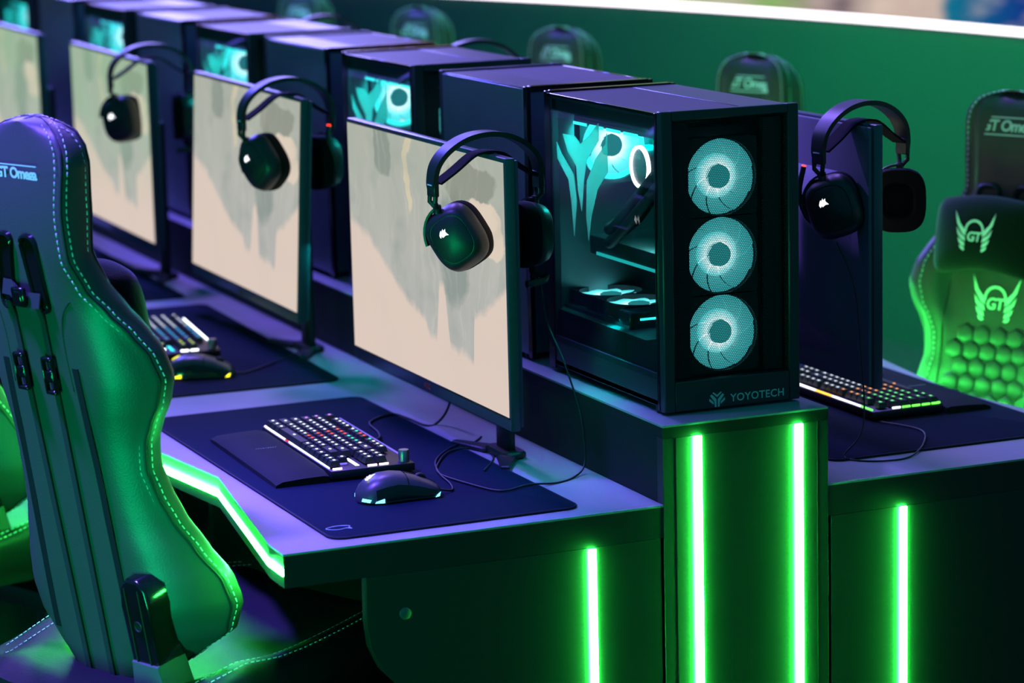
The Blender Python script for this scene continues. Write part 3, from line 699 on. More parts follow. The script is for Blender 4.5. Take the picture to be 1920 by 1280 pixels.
# ------------------------------------------------------------------ headsets
def make_headset(label, loc, rotz, swA, swB, mic='down', mic_side=1, tiltA=0.0):
    """rests by its strap on a monitor edge: origin at the strap's underside; cups hang at local -x and +x"""
    r = thing('gaming_headset', label, 'headset', loc, rotz, 'headsets hung over monitor corners')
    arc = smooth_path([(-.091, 0, -.052), (-.0915, 0, -.036), (-.085, 0, -.012), (-.066, 0, .009), (-.036, 0, .0245), (0, 0, .030), (.036, 0, .0245), (.066, 0, .009), (.085, 0, -.012), (.0915, 0, -.036), (.091, 0, -.052)], 6)
    P = []
    for i, p in enumerate(arc):
        d = (arc[min(i + 1, len(arc) - 1)] - arc[max(0, i - 1)]).normalized(); P.append((p, Vector((-d.z, 0, d.x))))
    n = len(P); w = [.021 + .013 * sin(pi * i / (n - 1)) ** .8 for i in range(n)]
    MB().ribbon(P, (0, 1, 0), w, .0078).build('headband', M['plastic'], r, 60)
    st = smooth_path([(-.083, 0, -.040), (-.055, 0, -.023), (-.026, 0, -.003), (-.008, 0, .0022), (.010, 0, .0022), (.028, 0, -.003), (.056, 0, -.023), (.083, 0, -.040)], 5)
    P = []
    for i, p in enumerate(st):
        d = (st[min(i + 1, len(st) - 1)] - st[max(0, i - 1)]).normalized(); P.append((p, Vector((-d.z, 0, d.x))))
    MB().ribbon(P, (0, 1, 0), .030, .0034).build('suspension_strap', M['fabric'], r, 60)
    for sg, sw, tl in ((-1, swA, tiltA), (1, swB, 0.0)):
        y = MB()
        # slider block, open fork and pivot
        y.box((sg * .0905 - .0046, -.0130, -.060), (sg * .0905 + .0046, .0130, -.034), .0015, 1)
        y.tube([(sg * .091, -.0100, -.058), (sg * .092, -.0095, -.068), (sg * .086, -.003, -.077)], .0038, 8)
        y.tube([(sg * .091, .0100, -.058), (sg * .092, .0095, -.068), (sg * .086, .003, -.077)], .0038, 8)
        y.lathe([(0, 0), (.0062, 0), (.0062, .012), (.005, .014), (0, .014)], 14, 'z', (sg * .084, 0, -.087))
        yo = y.build('yoke', M['plastic2'], r)
        MB().box((sg * .0955 - .0012, -.0075, -.043), (sg * .0955 + .0003, .0075, -.041), .0003, 1).build('size_mark', M['print_dim'], yo)
        # cup: local frame a (along y), b (up), d outward
        nrm = Vector((sg * cos(sw), -sin(sw), 0)); ax = Vector((0, 0, 1)).cross(nrm).normalized()
        o = Vector((sg * .080, 0, -.086)) + ax * (.0450 * sin(tl)) - Vector((0, 0, .0450 * cos(tl))) - nrm * .004
        ca, cb = cos(tl), sin(tl)
        def fn(a, b, d, o=o, ax=ax, nrm=nrm, ca=ca, cb=cb): return o + ax * (a * ca - b * cb) + Vector((0, 0, 1)) * (a * cb + b * ca) + nrm * d
        ro = 0.0
        sq = lambda s_, e=3.0: squircle(.0435 * s_, .0505 * s_, 44, e, ro)
        c = MB()
        c.loft([[fn(a, b, d) for a, b in sq(s_)] for s_, d in ((.80, -.010), (.985, -.008), (1.0, -.003), (.97, .003), (.88, .014), (.77, .0195), (.71, .0205), (.70, .0195), (.0, .0198))])
        cup = c.build('ear_cup', M['plastic'], r, 50)
        p = MB(); p.loft([[fn(a, b, d) for a, b in sq(s_, 2.8)] for s_, d in ((.69, .0185), (.69, .0202), (.67, .0212), (.0, .0214))]); p.build('outer_plate', M['plastic2'], cup, 50)
        k = MB()
        prof = [(1.0 + .035 * cos(t) - .02, -.0185 + .0115 * sin(t)) for t in [radians(90 - 22.5 * i) for i in range(9)]]
        inner = [(.62, -.030), (.55, -.024), (.55, -.010)]
        k.loft([[fn(a, b, d) for a, b in sq(s_)] for s_, d in [(.8, -.007)] + prof + inner])
        k.build('ear_cushion', M['fabric'], cup, 50)
        a_ = MB(); arm = []
        for t in range(9):
            an = radians(84 + 82 * t / 8) if sg < 0 else radians(96 - 82 * t / 8)
            arm.append((fn(.0475 * cos(an) * (1 if sg > 0 else 1), .0545 * sin(an), .003), fn(cos(an), sin(an), 0) - o))
        a_.ribbon([(q, nn) for q, nn in arm], nrm, .011, .0035); a_.build('cup_bracket', M['plastic2'], cup, 60)
        lg = MB(); sail_logo(lg, .0150, lambda a, b, fn=fn, tl=tl: fn(*(lambda x, y: (x * cos(-tl) - y * sin(-tl), x * sin(-tl) + y * cos(-tl)))(a - .0125, b + .0085), .0218)); lg.build('sail_emblem', M['logo_led'], cup)
        if sg == mic_side:
            m = MB()
            if mic == 'down':
                pth = smooth_path([fn(-.006, -.040, -.004), fn(-.010, -.058, -.006), o + Vector((sg * .012, -.030, -.066)), o + Vector((-sg * .008, -.042, -.070)), o + Vector((-sg * .032, -.050, -.070))], 5)
                m.ribbon([(q, (0, .4, 1) if i > len(pth) * .5 else (sg, -.5, .2)) for i, q in enumerate(pth)], (.2, -.5, 1), .0085, .004)
                e = pth[-1]; m.lathe([(0, -.004), (.0058, -.004), (.0058, .004), (0, .004)], 14, 'x', e)
                m.build('microphone_boom', M['plastic2'], r, 50)
            else:
                if sg < 0: pth = smooth_path([fn(-.034, -.022, .000), fn(-.046, .000, -.003), fn(-.046, .036, -.008), fn(-.026, .074, -.010)], 5)
                else: pth = smooth_path([fn(-.030, -.030, .0), fn(-.044, .0, -.002), o + Vector((-.0078, -.036, .045)), o + Vector((-.0036, -.030, .070))], 5)
                m.tube(pth, .0045, 8); mo = m.build('microphone_boom', M['plastic2'], r, 50)
                d = (pth[-1] - pth[-2]).normalized()
                MB().tube([pth[-1] - d * .004, pth[-1] + d * .002], .0036, 10).build('mute_light', M['red_led'], mo)
    return r
def strap_top(x, y, z): return (x, y, z)
hs1 = make_headset('black headset hung over the nearest left monitor, its white emblem facing the camera', (-.143, .310, .3845 + ZP), radians(4), radians(43), radians(-6), 'down', 1, radians(33))
hs2 = make_headset('black headset hung over the second left monitor, red microphone light raised', (-.116, 1.345, .3895 + ZP), radians(5), radians(16), radians(-8), 'up', 1, radians(42))
hs3 = make_headset('blurred black headset hung over the third left monitor', (-.085, 2.37, .3865 + ZP), radians(-4), radians(52), radians(10), 'down', 1, radians(10))
hs4 = make_headset('black headset hung over the dark monitor on the right desk', (.463, .215, .4025 + ZP), radians(13), radians(40), radians(-48), 'up', -1, radians(18))
hs5 = make_headset('headset whose band alone peeks over the steel-sided computer behind the nearest one', (.457, 1.79, .4025 + ZP), radians(-10), radians(40), radians(-10), 'down', 1)
hs6 = make_headset('headset whose band alone peeks over the far computers beside a chair top', (.457, 2.75, .4025 + ZP), radians(-10), radians(40), radians(-10), 'down', 1)

def cable(parent, pts, r=.0016, name='cable', n=8):
    """pts are world points; the cable belongs to parent"""
    bpy.context.view_layer.update(); inv = parent.matrix_world.inverted()
    return MB().tube([inv @ p for p in smooth_path(pts, n)], r, 7).build(name, M['cable'], parent, 180)
zt = ZD + .0042 + .0016; zd_ = ZD + .0017
cable(hs1, [(-.066, .318, .185 + ZP), (-.057, .31, .178 + ZP), (-.047, .31, .116 + ZP), (-.024, .30, .051 + ZP), (-.006, .285, -.023 + ZP), (-.005, .27, -.068 + ZP), (-.014, .25, -.108 + ZP), (-.045, .222, zd_), (-.085, .200, zd_), (-.132, .195, zt), (-.186, .179, zt), (-.213, .250, zt), (-.226, .33, zt), (-.201, .398, zt), (-.150, .470, zt), (-.094, .483, zd_), (-.102, .408, zd_), (-.155, .318, zt)])
cable(hs4, [(.395, .175, .22 + ZP), (.418, .16, .15 + ZP), (.424, .15, .05 + ZP), (.424, .14, -.045 + ZP), (.41, .13, -.085 + ZP), (.385, .135, zt), (.392, .11, zd_), (.43, .085, zd_), (.48, .092, zd_), (.54, .150, zt), (.585, .235, zt), (.56, .32, zt)], .0014)

# ------------------------------------------------------------------ desk mats
def make_mat(label, cx, cy, w, l, rz, logo=False):
    m = thing('desk_mat', label, 'desk mat', (cx, cy, ZD), rz, 'dark cloth mats under the keyboards')
    MB().prism(round_rect(w / 2, l / 2, .022, 6), XY, 0.0, .0035, .0012, 2).build('cloth_sheet', M['mat'], m)
    e = MB(); pts = [Vector((x, y, .0026)) for x, y in round_rect(w / 2 - .0008, l / 2 - .0008, .022, 8)]
    e.tube(pts, .0016, 6, closed=True); e.build('stitched_edge', M['mat_edge'], m, 180)
    if logo:
        g = MB()
        o = smooth_path([(.030, .004, 0), (.018, .010, 0), (0, .012, 0), (-.018, .009, 0), (-.030, .002, 0), (-.018, -.008, 0), (0, -.010, 0), (.016, -.007, 0), (.026, -.013, 0), (.024, -.003, 0)], 5, True)
        inv = Matrix.Rotation(radians(0), 4, 'Z')
        g.tube([Vector((-w / 2 + .030 + p.x * .62, -l / 2 + .055 + p.y * .9, .0037)) for p in o], .0007, 5, closed=True)
        g.build('mat_emblem', M['print_dim'], m, 180)
    return m
make_mat('dark blue mat under the nearest keyboard and mouse, small outline emblem at its corner', -.3165, .503, .393, .93, radians(.6), True)
make_mat('dark blue mat under the second keyboard, beside the second monitor', -.285, 1.600, .393, .93, radians(-1.5))
make_mat('dark blue mat showing behind the foreground chair, third along the left desk', -.272, 2.640, .393, .93, radians(-1.0))
make_mat('dark mat on the right desk under the keyboard beside the green-lit chair', .582, .590, .455, .94, radians(0))

# ------------------------------------------------------------------ keyboards
UNIT = .01905
KCACHE = {}
def keycap(w, leg):
    key = (round(w, 3), leg)
    if key in KCACHE: return KCACHE[key]
    b = MB(); hw, hd = w / 2 - .0006, UNIT / 2 - .0006; tw, td = hw - .0028, hd - .0030; h = .0085
    b.loft([[(-hw, -hd, 0), (hw, -hd, 0), (hw, hd, 0), (-hw, hd, 0)], [(-tw, -td + .0008, h), (tw, -td + .0008, h), (tw, td + .0008, h + .0006), (-tw, td + .0008, h + .0006)]])
    b.mi = 1
    a = min(.0034, tw * .6); y = td * .15
    b.poly([(-a, y - .0017, h + .0007), (a, y - .0017, h + .0007), (a, y + .0022, h + .0009), (-a, y + .0022, h + .0009)])
    me = b.mesh('keycap', [M['keycap'], M['key_' + leg]]); KCACHE[key] = me; return me
ROWS = [  # widths from the left, None = gap
    [1.25, 1.25, 1.25, 6.25, 1.25, 1.25, 1.25, 1.25, None, 1, 1, 1],
    [2.25] + [1] * 10 + [2.75, None, 0, 1],
    [1.75] + [1] * 11 + [2.25],
    [1.5] + [1] * 12 + [1.5, None, 1, 1, 1],
    [1] * 13 + [2, None, 1, 1, 1],
    [1, 0, 1, 1, 1, 1, -.5, 1, 1, 1, 1, -.5, 1, 1, 1, 1, None, -2, 0]]
def make_keyboard(label, cx, cy, rz, colour, glow, knob=True, z=ZD + .0036):
    L, Dp = .372, .138
    k = thing('keyboard', label, 'keyboard', (cx, cy, z), rz, 'backlit keyboards on the desks')
    b = MB(); b.box((-L / 2, -Dp / 2, .004), (L / 2, Dp / 2, .017), .002, 2)
    b.build('body', M['kb_body'], k)
    f = MB()
    for sx in (-1, 1):
        for sy in (-1, 1): f.box((sx * (L / 2 - .03) - .015, sy * (Dp / 2 - .012) - .005, 0), (sx * (L / 2 - .03) + .015, sy * (Dp / 2 - .012) + .005, .0045))
    f.build('rubber_foot', M['rubber'], k)
    x0 = -L / 2 + .0075; ys = -Dp / 2 + .0125
    for ri, row in enumerate(ROWS):
        x = x0; y = ys + ri * UNIT + (.004 if ri == 5 else 0)
        for w in row:
            if w is None: x = x0 + 15.25 * UNIT; continue
            if w <= 0: x += (abs(w) if w < 0 else 1) * UNIT; continue
            c = colour((x + w * UNIT / 2 + L / 2) / L, (y + Dp / 2) / Dp)
            o = link('keycap', keycap(w * UNIT, c), k, (x + w * UNIT / 2, y, .0195)); x += w * UNIT
    # light escaping under the key rows
    gl = {}
    def bar(c, lo, hi):
        gl.setdefault(c, MB()).box(lo, hi)
    for i in range(18):
        xa = x0 + i * 18.25 * UNIT / 18; xb = xa + 18.25 * UNIT / 18
        bar(glow((xa + xb) / 2 / L + .5, 0), (xa, -Dp / 2 + .0022, .0172), (xb - .001, -Dp / 2 + .0036, .0192))
        bar(glow((xa + xb) / 2 / L + .5, 1), (xa, Dp / 2 - .0052, .0172), (xb - .001, Dp / 2 - .0032, .0192))
    for j in range(5):
        ya = ys - UNIT / 2 + j * UNIT
        if j == 0 or j >= 3: bar(glow(1.0, j), (L / 2 - .0075, ya + .002, .0172), (L / 2 - .0058, ya + UNIT - .002, .0200))
        if j == 1: bar(glow(1.0, j), (x0 + 17.15 * UNIT, ya + .002, .0172), (x0 + 17.15 * UNIT + .002, ya + UNIT - .003, .0200))
        bar(glow(0.0, j), (-L / 2 + .0045, ya + .002, .0172), (-L / 2 + .0062, ya + UNIT - .002, .0196))
    bar(glow(.9, 9), (x0 + 15.3 * UNIT, ys + UNIT * 2 - .004, .0172), (x0 + 18.1 * UNIT, ys + UNIT * 2 + .002, .0178))
    for c, mb in gl.items(): mb.build('backlight', M['glow_' + c], k)['label'] = c + ' light escaping under the keys'
    if knob: MB().lathe([(0, 0), (.0088, 0), (.0088, .0165), (.0078, .0185), (0, .0185)], 22, 'z', (L / 2 - .017, Dp / 2 - .0125, .017)).build('volume_knob', M['alu'], k)
    return k
def col_a(u, v):
    t = u + v * .10
    if u < .06: return 'purple' if v > .1 else 'white'
    if .40 < t - (.12 if v > .75 else 0) < .52 and v < .95: return 'red'
    if v > .55 and .42 < u < .62: return 'teal'
    return 'white'
def col_b(u, v): return 'white' if u < .42 else ('blue' if u < .80 else ('yellow' if u < .93 else 'white'))
def col_c(u, v): return 'green' if u < .24 else ('orange' if u < .40 else 'white')
def gl_a(u, s):
    if s == 1: return 'purple'
    if .26 < u < .31: return 'pink'
    if .31 < u < .38: return 'red'
    return 'pink' if u >= .99 and s in (0, 3, 4) else 'white'
kb1 = make_keyboard('backlit keyboard with white and red key lights beside the nearest mouse', -.318, .550, radians(-90 - 1.5), col_a, gl_a)
kb2 = make_keyboard('keyboard with blue key lights beside the yellow-lit mouse', -.283, 1.635, radians(-90 - 6), col_b, lambda u, s: 'white' if s != 9 else 'cyan')
kb3 = make_keyboard('keyboard with a green and orange glowing edge on the right desk', .622, .520, radians(90), col_c, lambda u, s: ('green' if u < .14 or (u <= .0 and s) else ('white' if u < .38 or u > .56 else 'orange')) if s == 1 else ('green' if s in (2, 3, 0, 1) else 'white'), False)
cable(kb1, [(-.2475, .575, ZD + .012), (-.225, .60, ZD + .010), (-.205, .66, zt), (-.19, .74, zt), (-.135, .785, zt), (-.115, .755, zd_), (-.110, .690, zd_), (-.090, .690, zd_), (-.07, .68, ZD + .03), (-.06, .66, ZD + .10)], .0022)
def make_wrist_rest(label, cx, cy, rz, l=.372, w=.088):
    k = thing('wrist_rest', label, 'wrist rest', (cx, cy, ZD + .0036), rz, 'padded wrist rests')
    prof = [(-w / 2, 0), (-w / 2 + .001, .006), (-w / 2 + .012, .0125), (0, .0155), (w / 2 - .008, .0165), (w / 2, .0140), (w / 2, 0)]
    R = []
    for t in range(13):
        u = -1 + 2 * t / 12; x = u * l / 2; s_ = 1 - max(0, abs(u) - .93) * 4.5
        R.append([(x, y * (1 - .03 * (1 - s_)), z * s_) for y, z in prof])
    MB().loft(R).build('padded_body', M['rest'], k, 30)
    s = MB()
    for j in range(9): s.box((-l * .5 + .16 , -.012 + j * .004, .0158), (-l * .5 + .1608, -.0098 + j * .004, .0166))
    s.build('stitching', M['thread'], k)
    return k
make_wrist_rest('black padded wrist rest in front of the nearest keyboard', -.318 - .1155, .553, radians(-90 - 1.5))
make_wrist_rest('black padded wrist rest beside the keyboard on the right desk', .622 + .116, .515, radians(90))

# ------------------------------------------------------------------ mice
def make_mouse(label, cx, cy, rz, led, z=ZD + .0036):
    m = thing('gaming_mouse', label, 'mouse', (cx, cy, z), rz, 'mice on the mats')
    # stations along the length: x, half width, height, side bulge
    S = [(-.064, .006, .010), (-.061, .018, .018), (-.054, .027, .0265), (-.042, .0335, .0355), (-.026, .0360, .0405), (-.008, .0345, .0415), (.010, .0325, .0390), (.028, .0320, .0335), (.044, .0320, .0265), (.056, .0300, .0205), (.062, .0250, .0165), (.064, .020, .012)]
    def pt(i, a):
        x, hw, h = S[i]; c, s_ = cos(a), sin(a)
        yy = hw * math.copysign(abs(c) ** .62, c); zz = .003 + (h - .003) * abs(s_) ** .85
        return Vector((x, yy, zz))
    b = MB(); R = []
    for i in range(len(S)):
        r_ = [pt(i, pi * k / 16) for k in range(17)]
        r_ += [Vector((S[i][0], -S[i][1] * .82, .0012)), Vector((S[i][0], S[i][1] * .82, .0012))]
        R.append(r_)
    b.loft(R); b.build('shell', M['mouse_shell'], m, 40)
    for sy in (0, 1):
        g = MB(); rows = []
        for i in range(3, 10):
            rows.append([pt(i, (pi - radians(a)) if sy else radians(a)) * 1.0 + Vector((0, .0006 * (-1 if sy else 1), 0)) for a in (2, 12, 24, 36 - abs(i - 5) * 2)])
        g.loft(rows, caps=False, closed=False).build('side_grip', M['gloss'], m, 60)
    w = MB(); w.lathe([(0, -.0035), (.009, -.0035), (.0105, -.002), (.0105, .002), (.009, .0035), (0, .0035)], 20, 'y', (.036, 0, .0245)); w.build('scroll_wheel', M['rubber'], m)
    sp = MB(); sp.tube([pt(i, pi / 2) + Vector((0, 0, .0002)) for i in range(6, 12)], .0007, 5); sp.tube([pt(6, radians(a)) + Vector((0, 0, .0003)) for a in range(35, 146, 10)], .0006, 5); sp.build('button_seam', M['gloss'], m)
    l = MB()
    for a0, a1, i0, i1 in ((-.8, 17, 1, 2), (-1, 15, 2, 3), (163, 181, 1, 2), (165, 181, 2, 3), (60, 80, 0, 0)):
        pass
    def patch(pts): l.poly([Vector(p) for p in pts])
    for sg in (-1, 1):
        patch([(-.0615, sg * 0.0179, .0045), (-.052, sg * 0.0304, .0040), (-.050, sg * 0.0314, .0085), (-.0605, sg * 0.0199, .0095)])
        patch([(-.0455, sg * 0.0350, .0035), (-.031, sg * 0.0380, .0035), (-.031, sg * 0.0380, .0100), (-.044, sg * 0.0356, .0060)])
        patch([(.050, sg * 0.0336, .0030), (.0575, sg * 0.0313, .0035), (.0600, sg * 0.0294, .0100), (.0540, sg * 0.0326, .0070)])
    l.build('light_window', M[led], m)
    lg = MB(); q = [pt(2, radians(88)), pt(4, radians(88))]
    fx = (q[0] - q[1]).normalized(); up_ = Vector((0, 1, 0)); nn = up_.cross(fx); nn = nn if nn.z > 0 else -nn
    mid = pt(3, pi / 2) + nn * .0012
    sail_logo(lg, .017, lambda a, b: mid - fx * a * 1.15 + up_ * b); lg.build('sail_emblem', M[led] if led == 'mouse_yellow' else M['logo_led'], m)
    return m
ms1 = make_mouse('black mouse with ice-blue lights beside the nearest keyboard', -.338, .222, radians(-3), 'mouse_blue')
ms2 = make_mouse('black mouse with yellow lights beside the second keyboard', -.322, 1.292, radians(-22), 'mouse_yellow')
cable(ms1, [(-.276, .219, ZD + .012), (-.262, .215, ZD + .008), (-.248, .222, zt), (-.236, .262, zt), (-.226, .33, zt), (-.196, .42, zt), (-.134, .500, zt), (-.090, .525, zd_), (-.06, .56, zd_)], .0017)
cable(ms2, [(-.265, 1.268, ZD + .010), (-.24, 1.27, zt), (-.17, 1.33, zt), (-.09, 1.42, zd_), (-.04, 1.50, zd_)], .0018)

# ------------------------------------------------------------------ racing chairs
# backrest table: height, half width at the rear seam, forward sweep of that seam, side thickness, half width at the front edge
BACK = [(-.02, .085, .020, .030, .060), (.00, .115, .038, .034, .085), (.020, .150, .055, .036, .120), (.06, .206, .080, .036, .176), (.102, .222, .086, .036, .190), (.14, .214, .083, .036, .182),
        (.187, .190, .066, .038, .160), (.235, .166, .053, .040, .136), (.275, .154, .045, .042, .126), (.316, .147, .040, .042, .119), (.355, .150, .044, .042, .120), (.387, .161, .052, .042, .130), (.41, .173, .060, .042, .142),
        (.447, .182, .066, .042, .150), (.484, .174, .061, .044, .146), (.52, .158, .047, .046, .134), (.553, .139, .031, .048, .120), (.59, .119, .014, .050, .108), (.635, .105, .004, .052, .097),
        (.70, .101, .003, .066, .093), (.757, .101, .005, .070, .092), (.780, .095, .007, .068, .087), (.800, .079, .010, .062, .074), (.812, .056, .016, .050, .052), (.8185, .030, .024, .034, .028), (.8205, .008, .030, .020, .008)]
TAU = radians(10)
def head_fwd(h): return .012 * max(0.0, (h - .55) / .27) ** 1.3
def rear_round(h): return .034 * max(0.0, (h - .63) / .19) ** 2.0
def center_front(h):
    f = interp(BACK, h); return (f[1] + f[2]) * .0 + interp([(-.02, .055), (.06, .075), (.2, .085), (.45, .066), (.6, .058), (.72, .074), (.78, .076), (.80, .072), (.812, .060), (.8205, .046)], h)[0]
def back_pt(lat, f, h):
    """chair-local point of the leaning backrest"""
    f = f + head_fwd(h)
    return Vector((lat, f * cos(TAU) - h * sin(TAU), h * cos(TAU) + f * sin(TAU)))
def back_profile(h):
    w, fr, tg, wf = interp(BACK, h); tc = center_front(h)
    tc = min(tc, fr + tg + .02)
    rr = rear_round(h); tg = max(tg - rr * .8, .008); tc = max(tc, rr + .012); fr = fr + rr
    half = [(0, rr), (w * .30, rr), (w * .52, rr + (fr - rr) * .06), (w * .70, rr + (fr - rr) * .24), (w * .85, rr + (fr - rr) * .55), (w * .95, rr + (fr - rr) * .84), (w, fr), (w + .0035, fr + tg * .22), (w + .001, fr + tg * .62), (wf + (w - wf) * .45, fr + tg * .93), (wf, fr + tg), (wf * .92, fr + tg - .004), (wf * .80, (fr + tg) * .70 + tc * .30), (wf * .66, tc + .004), (wf * .40, tc), (0, tc)]
    return half
def rear_f(lat, h):
    P = back_profile(h); a = abs(lat)
    for (x0, f0), (x1, f1) in zip(P[:6], P[1:7]):
        if a <= x1: return f0 + (f1 - f0) * (a - x0) / max(1e-6, x1 - x0)
    return P[6][1]
def front_f(lat, h):
    P = back_profile(h)[10:]; a = abs(lat)
    for (x1, f1), (x0, f0) in zip(P, P[1:]):
        if a >= x0: return f0 + (f1 - f0) * (a - x0) / max(1e-6, x1 - x0)
    return P[-1][1]

SEATZ = .0
def make_chair(label, B, rz, back_z, group='racing chairs at the desks'):
    """B: floor point under the middle of the backrest's foot; back_z: height of that foot"""
    o = Vector((B[0], B[1], 0)); Fd = Vector((-sin(rz), cos(rz), 0))
    r = thing('gaming_chair', label, 'chair', o + Fd * .24, rz, group)
    off = Vector((0, -.24, back_z))
    bp = lambda lat, f, h: back_pt(lat, f, h) + off
    # shell
    hs = [-.02 + .8405 * i / 64 for i in range(60)] + [t[0] for t in BACK[-6:]]
    hs = sorted(set(round(h, 4) for h in hs))
    R = []
    for h in hs:
        P = back_profile(h)
        Q = smooth_path([(x, f, 0) for x, f in P], 3)
        ring = [bp(q.x, q.y, h) for q in Q] + [bp(-q.x, q.y, h) for q in Q[-2:0:-1]]
        R.append(ring)
    MB().loft(R).build('backrest', M['leather'], r, 55)
    # edge band of carbon-look leatherette + piping + stitching along the rear seam
    band = MB(); pip = MB(); sti = MB()
    def seam_path(dw, df, lo=-.005, hi=.8195, n=150, which='rear'):
        out = []
        for sg in (1, -1):
            a = []
            for i in range(n + 1):
                h = lo + (hi - lo) * i / n
                w, fr, tg, wf = interp(BACK, h); rr = rear_round(h); fr += rr; tg = max(tg - rr * .8, .008)
                if which == 'rear': a.append(bp(sg * max(w + dw, .001), fr + df, h))
                else: a.append(bp(sg * max(wf + dw, .001), fr + tg + df, h))
            out.append(a)
        return out[0] + out[1][::-1]
    pip.tube(seam_path(.0002, -.0002), .0016, 6)
    pip.tube(seam_path(.004, -.004, which='front'), .0014, 6)
    pip.build('piping', M['rubber'], r, 180)
    def dashes(path, dash=.0062, gap=.0040, rad=.00085):
        acc = 0.0; on = True; seg = [path[0]]
        for p, q in zip(path, path[1:]):
            L = (q - p).length; pos = 0.0
            while L - pos > 1e-9:
                need = (dash if on else gap) - acc
                if L - pos >= need:
                    pos += need; x = p.lerp(q, pos / L)
                    if on: sti.tube([seg[0], x], rad, 4)
                    seg = [x]; on = not on; acc = 0
                else:
                    acc += L - pos; pos = L
    dashes(seam_path(-.0075, -.0062)); dashes(seam_path(.0036, .0075))
    dashes(seam_path(.0075, -.0150, .45, .8150, which='front'))
    dashes(seam_path(-.004, .0012, which='front'))
    sti.build('stitching', M['thread'], r, 180)
    # rear: harness openings with straps and buckles, side seams and dark webbing strips
    for sg in (-1, 1):
        ce = lambda h: sg * .033
        ol = []
        for a, b in round_rect(.0155, .052, .013, 5):
            ol.append((a * (1.0 if b > 0 else .85) - sg * b * .12, b))
        g = MB(); rings = []
        for s_, d in ((1.22, .0012), (1.20, -.0045), (1.08, -.0062), (.96, -.0040), (.92, .004), (.90, .0008), (0.0, .0008)):
            rings.append([bp(sg * .033 + a * s_, rear_f(.033, .612) + d, .612 + b * (1 + (s_ - 1) * .5 if s_ else 0)) for a, b in ol])
        hg = g.loft(rings[:5]).build('harness_bezel', M['gloss'], r, 50)
        k = MB(); k.poly([bp(sg * .033 + a * .93, rear_f(.033, .612) - .0012, .612 + b * .95) for a, b in ol]); k.build('opening_shade', M['void'], hg)  # flat black face stands in for the shade inside the hole
        P = []
        for i in range(25):
            h = .570 - .60 * i / 24; lt = sg * (.033 - .006 * i / 24)
            f = rear_f(lt, max(h, .0)) - .0028 - (.006 if i == 0 else 0) - (.010 if 5 < i < 5 else 0)
            P.append((bp(lt, f, h), bp(lt, f - 1, h) - bp(lt, f, h)))
        xd = Vector((1, 0, 0))
        sb = MB().ribbon(P, xd, .0105, .0022).build('harness_strap', M['webbing'], r, 60)
        bk = MB()
        c = bp(sg * .0325, -.0085, .475)
        m_ = frame(c, (1, 0, 0), back_pt(0, 0, 1) - back_pt(0, 0, 0))
        bk.box((-.0115, .010, -.003), (.0115, .016, .005), .0015, 1, m_).box((-.0115, -.040, -.003), (.0115, -.034, .005), .0015, 1, m_).box((-.0115, -.036, -.003), (-.0085, .012, .005), .001, 1, m_).box((.0085, -.036, -.003), (.0115, .012, .005), .001, 1, m_).box((-.009, -.022, -.003), (.009, -.004, .004), .002, 1, m_)
        bk.build('buckle', M['gloss'], sb)
        s = MB(); pts = [(.092, .575), (.078, .560), (.069, .535), (.066, .50), (.068, .44)]
        s.tube([bp(sg * a, rear_f(a, h) - .0004, h) for a, h in [(q.x, q.y) for q in smooth_path([(a, b, 0) for a, b in pts], 6)]], .0011, 5); s.build('back_seam', M['rubber'], r, 180)
        P = []
        for i in range(22):
            h = .475 - .43 * i / 21; lt = sg * (.079 + .010 * i / 21); f = rear_f(lt, h) - .0012
            P.append((bp(lt, f, h), bp(lt, f - 1, h) - bp(lt, f, h)))
        MB().ribbon(P, (1, 0, -.0), .013, .0014).build('zip_flap', M['leather2'], r, 60)
    # cross strap joining the two openings
    P = [(bp(x, -.006 - .004 * (1 - abs(x) / .05), .578 + .012 * (1 if x < 0 else -.3)), Vector((0, -1, .2))) for x in (-.040, -.02, 0, .02, .040)]
    cs = MB().ribbon(P, (0, .17, 1), .022, .0024).build('cross_strap', M['webbing'], r, 60)
    bk = MB(); m_ = frame(bp(.004, -.0135, .580), (1, 0, 0), back_pt(0, 0, 1) - back_pt(0, 0, 0)); bk.box((-.014, -.014, -.003), (.014, .014, .005), .002, 1, m_).box((-.006, -.010, .004), (.010, .010, .007), .0015, 1, m_); bk.build('buckle', M['gloss'], cs)
    # printed brand name on both faces of the head section
    def brand(flip):
        h0 = .752
        zx = back_pt(0, 0, 1) - back_pt(0, 0, 0)
        tx = text_mesh('GT Omega', .0225 if not flip else .029, M['print'], .0002, .15, .0008, .90)
        f0 = rear_round(h0) - .0016 if not flip else center_front(h0) + .0012
        m_ = frame(bp(.006 if not flip else 0, f0, h0), (1, 0, 0) if not flip else (-1, 0, 0), zx)
        put_mesh(tx, m_)
        b = MB(); s_ = 1.0 if not flip else 1.3
        for y, x0, x1 in ((.0125, -.048, .050), (-.0125, -.05, .040)):
            b.poly([m_ @ Vector((x * s_, yy * s_, .0003)) for x, yy in ((x0, y - .0009), (x1, y - .0009), (x1, y + .0009), (x0, y + .0009))])
        b.bm.from_mesh(tx)
        b.build('brand_name', M['print'], r)
    brand(False); brand(True)
    # front: quilted hexagon pads, emblem, harness openings
    q = MB(); a = .021
    for j in range(-1, 11):
        for i in range(-3, 4):
            x = (i + (.5 if j % 2 else 0)) * a * 1.74; h = .075 + j * a * 1.5
            if abs(x) > .085 or h < .06 or h > .36: continue
            rr = []
            for s_, d in ((1.025, -.001), (.985, .0022), (.90, .0040), (.70, .0056), (.38, .0066), (0, .0068)):
                rr.append([bp(x + a * .97 * s_ * sin(pi / 3 * k), front_f(x, h) + d, h + a * .97 * s_ * cos(pi / 3 * k)) for k in range(6)])
            q.loft(rr)
